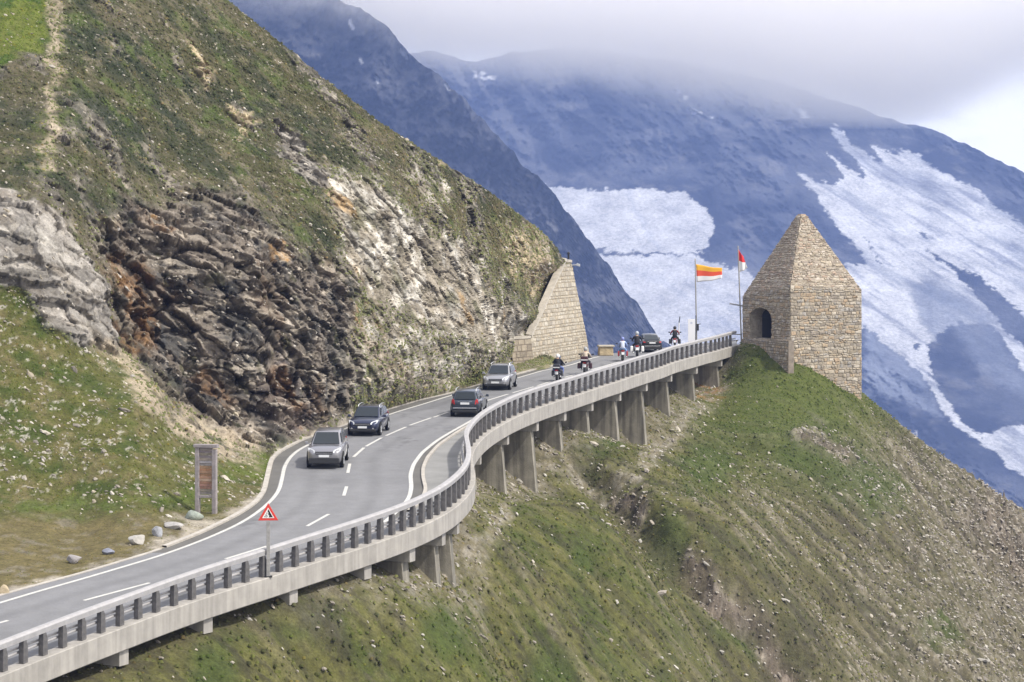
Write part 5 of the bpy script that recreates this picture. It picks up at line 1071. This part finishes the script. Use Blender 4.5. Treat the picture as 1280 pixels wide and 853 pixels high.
boulder(92, 704, 19, 11, (.30, .28, .28), 'pointed grey boulder on the verge nearest to the viewer of the loose stones', 1)
boulder(136, 692, 16, 8, (.20, .21, .26), 'small flat bluish boulder between the pointed grey one and the white one', 2)
boulder(171, 681, 21, 12, (.42, .40, .37), 'large whitish block-shaped boulder in the middle of the verge', 3)
boulder(196, 671, 13, 13, (.33, .34, .37), 'upright pale blue grey boulder next to the large whitish one', 4)
boulder(218, 661, 24, 8, (.34, .325, .31), 'long low pale grey boulder lying towards the wooden board', 5)
boulder(243, 650, 24, 12, (.27, .30, .26), 'greenish grey wedge-shaped boulder at the foot of the wooden board', 6)
boulder(5, 747, 13, 17, (.45, .37, .25), 'tan upright stone block at the road edge, cut by the left of the frame', 7)
def block():
    p = G(757, 444.5); o = MB(); s = F / p[1]; o.box((0, 0, .37), (1.25, .9, .75), 0, None, (.94, .9)); root = tag(empty('stone_block', p, R_(8)), 'low masonry block standing at the brink of the road beyond the retaining wall', 'stone block')
    o.build('base', mat('block_stone', (.40, .32, .20), .9, 0, .35, 2.5, .05, 6), root, bevel=.06); o = MB(); o.box((.02, 0, .82), (1.38, 1.0, .14)); o.build('cap', mat('block_cap', (.42, .38, .31), .9, 0, .25, 3, .03, 6), root, bevel=.03)
    for k, (dx) in enumerate((.95, 1.9)):
        pass
block()
def flag(label, base, top, d, fpts, cols, lean=0):
    b0, t0 = P(*base, d), P(*top, d); root = tag(empty('flagpole', b0), label, 'flagpole', 'flagpoles beside the tower')
    b = MB(); b.tube([(0, 0, -.3), tuple(t0 - b0)], [.075, .05], 10); b.build('pole', mat('pole_grey', (.34, .33, .31), .6, .2), root)
    b = MB(); b.tube([tuple(t0 - b0), tuple(t0 - b0 + C(0, 0, .12))], [.07, .03], 8); b.build('finial', mat('pole_grey', (.34, .33, .31)), root)
    rows, colsn = 13, 16; top_l, top_r, bot_r, bot_l = [P(x, y, d) - b0 for x, y in fpts]; V = []
    for i in range(rows):
        for j in range(colsn):
            v, u = i / (rows - 1), j / (colsn - 1); p = (top_l * (1 - u) + top_r * u) * (1 - v) + (bot_l * (1 - u) + bot_r * u) * v
            p = p + C(0, .22 * math.sin(u * 8 + v * 1.5) * u, .06 * math.sin(u * 7 + 1) * u); V.append(p)
    f = gridfaces(rows, colsn); me = npmesh('flag', np.array(V), f); o = link('flag', me, [mat('flag_%d_%d_%d' % tuple(int(x * 99) for x in c), c, .8, 0) for c in cols], root)
    mi = (np.arange(len(f)) // (colsn - 1)) * len(cols) // (rows - 1); me.polygons.foreach_set('material_index', mi.astype(np.int32)); so = o.modifiers.new('thick', 'SOLIDIFY'); so.thickness = .012
    return root
fp = flag('flagpole flying a yellow, red and white striped flag, left of the other pole', (871, 433), (869, 325), 236.0, [(870, 330.5), (903, 336), (902.5, 349), (871, 353)], [(.80, .42, .03), (.72, .09, .04), (.80, .79, .80)])
b = MB(); b.box((.10, -.12, 1.75), (.16, .14, .62)); b.build('cable_box', black_m, fp, bevel=.02); b = MB(); b.tube([(-.05, -.1, 2.0), (.35, -.1, 2.06)], .035, 6); b.build('cleat', black_m, fp)
fp = flag('flagpole with a limp red and white flag right beside the tower', (927, 431), (922.5, 309), 236.5, [(922.5, 311), (929.5, 322), (934.5, 336), (923.5, 341)], [(.68, .03, .03), (.80, .79, .80)])
b = MB(); b.box((-.15, -.14, 3.62), (2.0, .06, .14), 0, Matrix.Rotation(R_(10), 4, 'Y')); b.build('sign_arm', mat('grey_board', (.28, .28, .30), .7), fp, bevel=.01)
b = MB(); b.box((-.5, -.1, .95), (1.1, .10, .10)); b.build('rail_clamp', mat('grey_board', (.28, .28, .30)), fp)
p = P(864.5, 432, 233.5); root = tag(empty('banner', p), 'tall white banner panel on a dark post behind the guard rail near the striped flag', 'banner')
b = MB(); b.box((0, 0, 1.38), (.66, .05, 2.05)); pn = b.build('panel', mat('banner_white', (.80, .80, .82), .6), root, bevel=.01)
b = MB(); b.tube([(-.02, -.032, 2.05), (-.02, -.028, 2.05)], .11, 14); b.build('emblem', mat('banner_mark', (.55, .58, .68), .6), pn)
b = MB(); b.tube([(.38, .03, -.1), (.40, .03, 2.75)], .05, 8); b.build('post', black_m, root)
p = P(848, 433, 240); root = tag(empty('marker_pole', p), 'slim white marker pole with a dark tip rising behind the red motorcycle', 'marker pole')
b = MB(); b.tube([(.02, 0, 0), (.06, 0, 2.2)], .05, 8); b.build('pole', mat('banner_white', (.8, .8, .82)), root); b = MB(); b.tube([(.06, 0, 2.2), (.15, 0, 2.8)], [.05, .04], 8); b.build('tip', black_m, root)
p = WALLTOP[0]; root = tag(empty('floodlight', p + C(.05, .3, .1)), 'small grey floodlight jutting from the top of the tapering retaining wall', 'floodlight')
b = MB(); b.tube([(-.2, 0, -.35), (.45, -.05, -.30)], .05, 8); b.build('arm', mat('fixture_grey', (.34, .35, .37), .5), root); b = MB(); b.box((.55, -.05, -.30), (.42, .34, .22), 0, Matrix.Rotation(R_(18), 4, 'Y'), (.7, .8)); b.build('lamp_head', mat('fixture_grey', (.34, .35, .37)), root, bevel=.03)
p = WALLTOP[1]; root = tag(empty('iron_post', p + C(.22, .3, .2)), 'tiny dark post stub standing on top of the tapering retaining wall', 'post')
b = MB(); b.tube([(0, 0, 0), (0, 0, .42)], .09, 8); b.build('stem', black_m, root); b = MB(); b.tube([(0, 0, .42), (0, 0, .52), (0, 0, .60)], [.13, .13, .04], 10); b.build('cap', black_m, root)

# ------------------------------------------------------------------ loose stones and turf (nobody could count them)
def stones(name, Pts, Cn, size, m, seed, fall=None):
    r = np.random.default_rng(seed); bm = bmesh.new(); bmesh.ops.create_icosphere(bm, subdivisions=1, radius=1); base = np.array([v.co for v in bm.verts]); bm.faces.ensure_lookup_table(); fc = np.array([[v.index for v in f.verts] for f in bm.faces]); bm.free()
    nb, n = len(base), len(Pts); jit = base[None] * (1 + r.uniform(-.38, .3, (n, nb, 1)))
    dims = size[:, None] * np.stack([r.uniform(.8, 1.7, n), r.uniform(.6, 1.0, n), r.uniform(.35, .75, n)], 1); q = jit * dims[:, None]
    a = r.uniform(0, 2 * math.pi, n) if fall is None else fall + r.normal(0, .5, n); ca, sa = np.cos(a)[:, None], np.sin(a)[:, None]
    tilt = r.normal(-.45, .25, n)[:, None] if fall is not None else r.normal(0, .3, n)[:, None]
    x = q[..., 0] * np.cos(tilt) - q[..., 2] * np.sin(-tilt) * -1; z = q[..., 0] * np.sin(tilt) + q[..., 2] * np.cos(tilt); y = q[..., 1]
    V = np.stack([x * ca - y * sa, x * sa + y * ca, z], -1) + Pts[:, None]
    F_ = (fc[None] + (np.arange(n) * nb)[:, None, None]).reshape(-1, 3)
    return tag(link(name, npmesh(name, V.reshape(-1, 3), F_, np.repeat(Cn, nb, 0), smooth_=False), m), kind='stuff')
def turf(name, Pts, Cn, hgt, m, seed, k=7):
    """low cushions of alpine turf: uneven little mounds, each with its own tint"""
    r = np.random.default_rng(seed); n = len(Pts); a = np.arange(k) * 2 * math.pi / k + r.uniform(0, 6, (n, 1)); R0 = hgt[:, None] * r.uniform(.55, 1.25, (n, k)); h = hgt * r.uniform(.35, .8, n)
    ring = lambda rad, z: np.stack([Pts[:, :1] + np.cos(a) * rad, Pts[:, 1:2] + np.sin(a) * rad, Pts[:, 2:3] + z], -1)
    V = np.concatenate([ring(R0, -.05 + 0 * R0), ring(R0 * .72, h[:, None] * r.uniform(.45, .9, (n, k))), (Pts + np.stack([0 * h, 0 * h, h], 1))[:, None]], 1); q = 2 * k + 1
    f = []
    for i in range(k): f += [(i, (i + 1) % k, k + (i + 1) % k), (i, k + (i + 1) % k, k + i), (k + i, k + (i + 1) % k, 2 * k)]
    F_ = (np.array(f)[None] + (np.arange(n) * q)[:, None, None]).reshape(-1, 3)
    Cc = (np.clip(Cn, .01, .5)[:, None] * r.uniform(.8, 1.2, (n, q, 1))).reshape(-1, 3)
    return tag(link(name, npmesh(name, V.reshape(-1, 3), F_, Cc, smooth_=True), m), kind='stuff')
stone_l = attr_mat('loose_stone', .92, .2, 4.0, 18.0, .01, 20); turf_m = attr_mat('turf_blades', .9, .15, 2.0, 9.0, 0, 1, trans=.15)
def scatter():
    V1, q, ins, rocky, bare, out, gs, c, ev, st, st2 = SLOPE; r = np.random.default_rng(21)
    vis = (ins < 2.5) & (q[:, 0] > -40) & (q[:, 0] < 1330) & (q[:, 1] < 890) & (V1[:, 1] < 252)
    area = (V1[:, 1] / 150) ** 2
    cl = sst(-.1, .35, fbm(V1, 6, 4, .6, off=51)); wt = vis * area * (.06 + .8 * cl * sst(-.1, .25, st + .5 * st2) + 1.5 * rocky * sst(-.2, .2, st2) + .7 * bare + 1.6 * out) * (1 - .75 * gs); wt /= wt.sum()
    n = 19000; i = r.choice(len(V1), n, p=wt); sz = np.exp(r.normal(-2.75, .48, n)); sz = np.clip(sz, .025, .42)
    base = np.array([(.42,.38,.32),(.34,.30,.25),(.50,.47,.42),(.28,.25,.21),(.38,.34,.30)])[r.integers(0, 5, n)] * r.uniform(.6, 1.05, n)[:, None]
    P1, C1, z1 = V1[i] + r.normal(0, .12, (n, 3)) * C(1, 1, 0) + C(0, 0, .02), base, sz
    V, PXg, PYg = HILL[3].reshape(-1, 3), HILL[1].ravel(), HILL[2].ravel(); grass, rk, gr = HILL[5].ravel(), HILL[6].ravel(), HILL[8].ravel(); hc = HILL[9].reshape(-1, 3)
    kk = np.interp(PXg, kx, ky); visb = (PYg < kk - 4) & (PXg > -60) & (PYg > -40) & (PXg < 712)
    cl2 = sst(-.1, .3, fbm(V, 4, 4, .6, off=52)); w2 = visb * (V[:, 1] / 150) ** 2 * (grass * (.15 + .9 * cl2) * sst(660, 600, PYg) + .5 * (1 - grass) * (.25 + .8 * cl2) + 1.2 * gr); w2 /= w2.sum()
    n = 6500; j = r.choice(len(V), n, p=w2); sz = np.clip(np.exp(r.normal(-2.75, .45, n)), .025, .4) * np.where(gr[j] > .4, .55, 1)
    base = np.array([(.44,.40,.34),(.36,.32,.27),(.52,.48,.43),(.28,.25,.21),(.40,.35,.27)])[r.integers(0, 5, n)] * r.uniform(.58, 1.05, n)[:, None]
    stones('loose_stones', np.concatenate([P1, V[j]]), np.concatenate([C1, base]), np.concatenate([z1, sz]), stone_l, 5, R_(-23))
    w = vis * area * (1.1 - rocky * .9) * (1 - .85 * bare) * (1 - .8 * out); w /= w.sum(); n = 32000; i = r.choice(len(V1), n, p=w); h1 = r.uniform(.04, .12, n)
    w = visb * (V[:, 1] / 150) ** 2 * np.clip(1 - 1.25 * rk, 0, 1) * (1 - gr) * np.where(grass > .5, 1.0, 1.3); w /= w.sum(); n2 = 45000; j = r.choice(len(V), n2, p=w); h2 = r.uniform(.04, .13, n2) * np.where(grass[j] > .5, .7, .95) * np.where(PYg[j] > 640, .6, 1)
    Ct = np.concatenate([np.minimum(c[i], C(.15, .14, .06)), np.minimum(hc[j], C(.14, .135, .07))]) * r.uniform(.95, 1.35, (n + n2, 1)) * np.where(r.random((n + n2, 1)) < .06, C(1.35, 1.2, .9), C(.95, 1.06, .85))
    turf('alpine_grass', np.concatenate([V1[i] + r.normal(0, .1, (n, 3)) * C(1, 1, 0), V[j] + r.normal(0, .05, (n2, 3)) * C(1, 0, 0)]), Ct, np.concatenate([h1, h2]), turf_m, 6)
scatter()
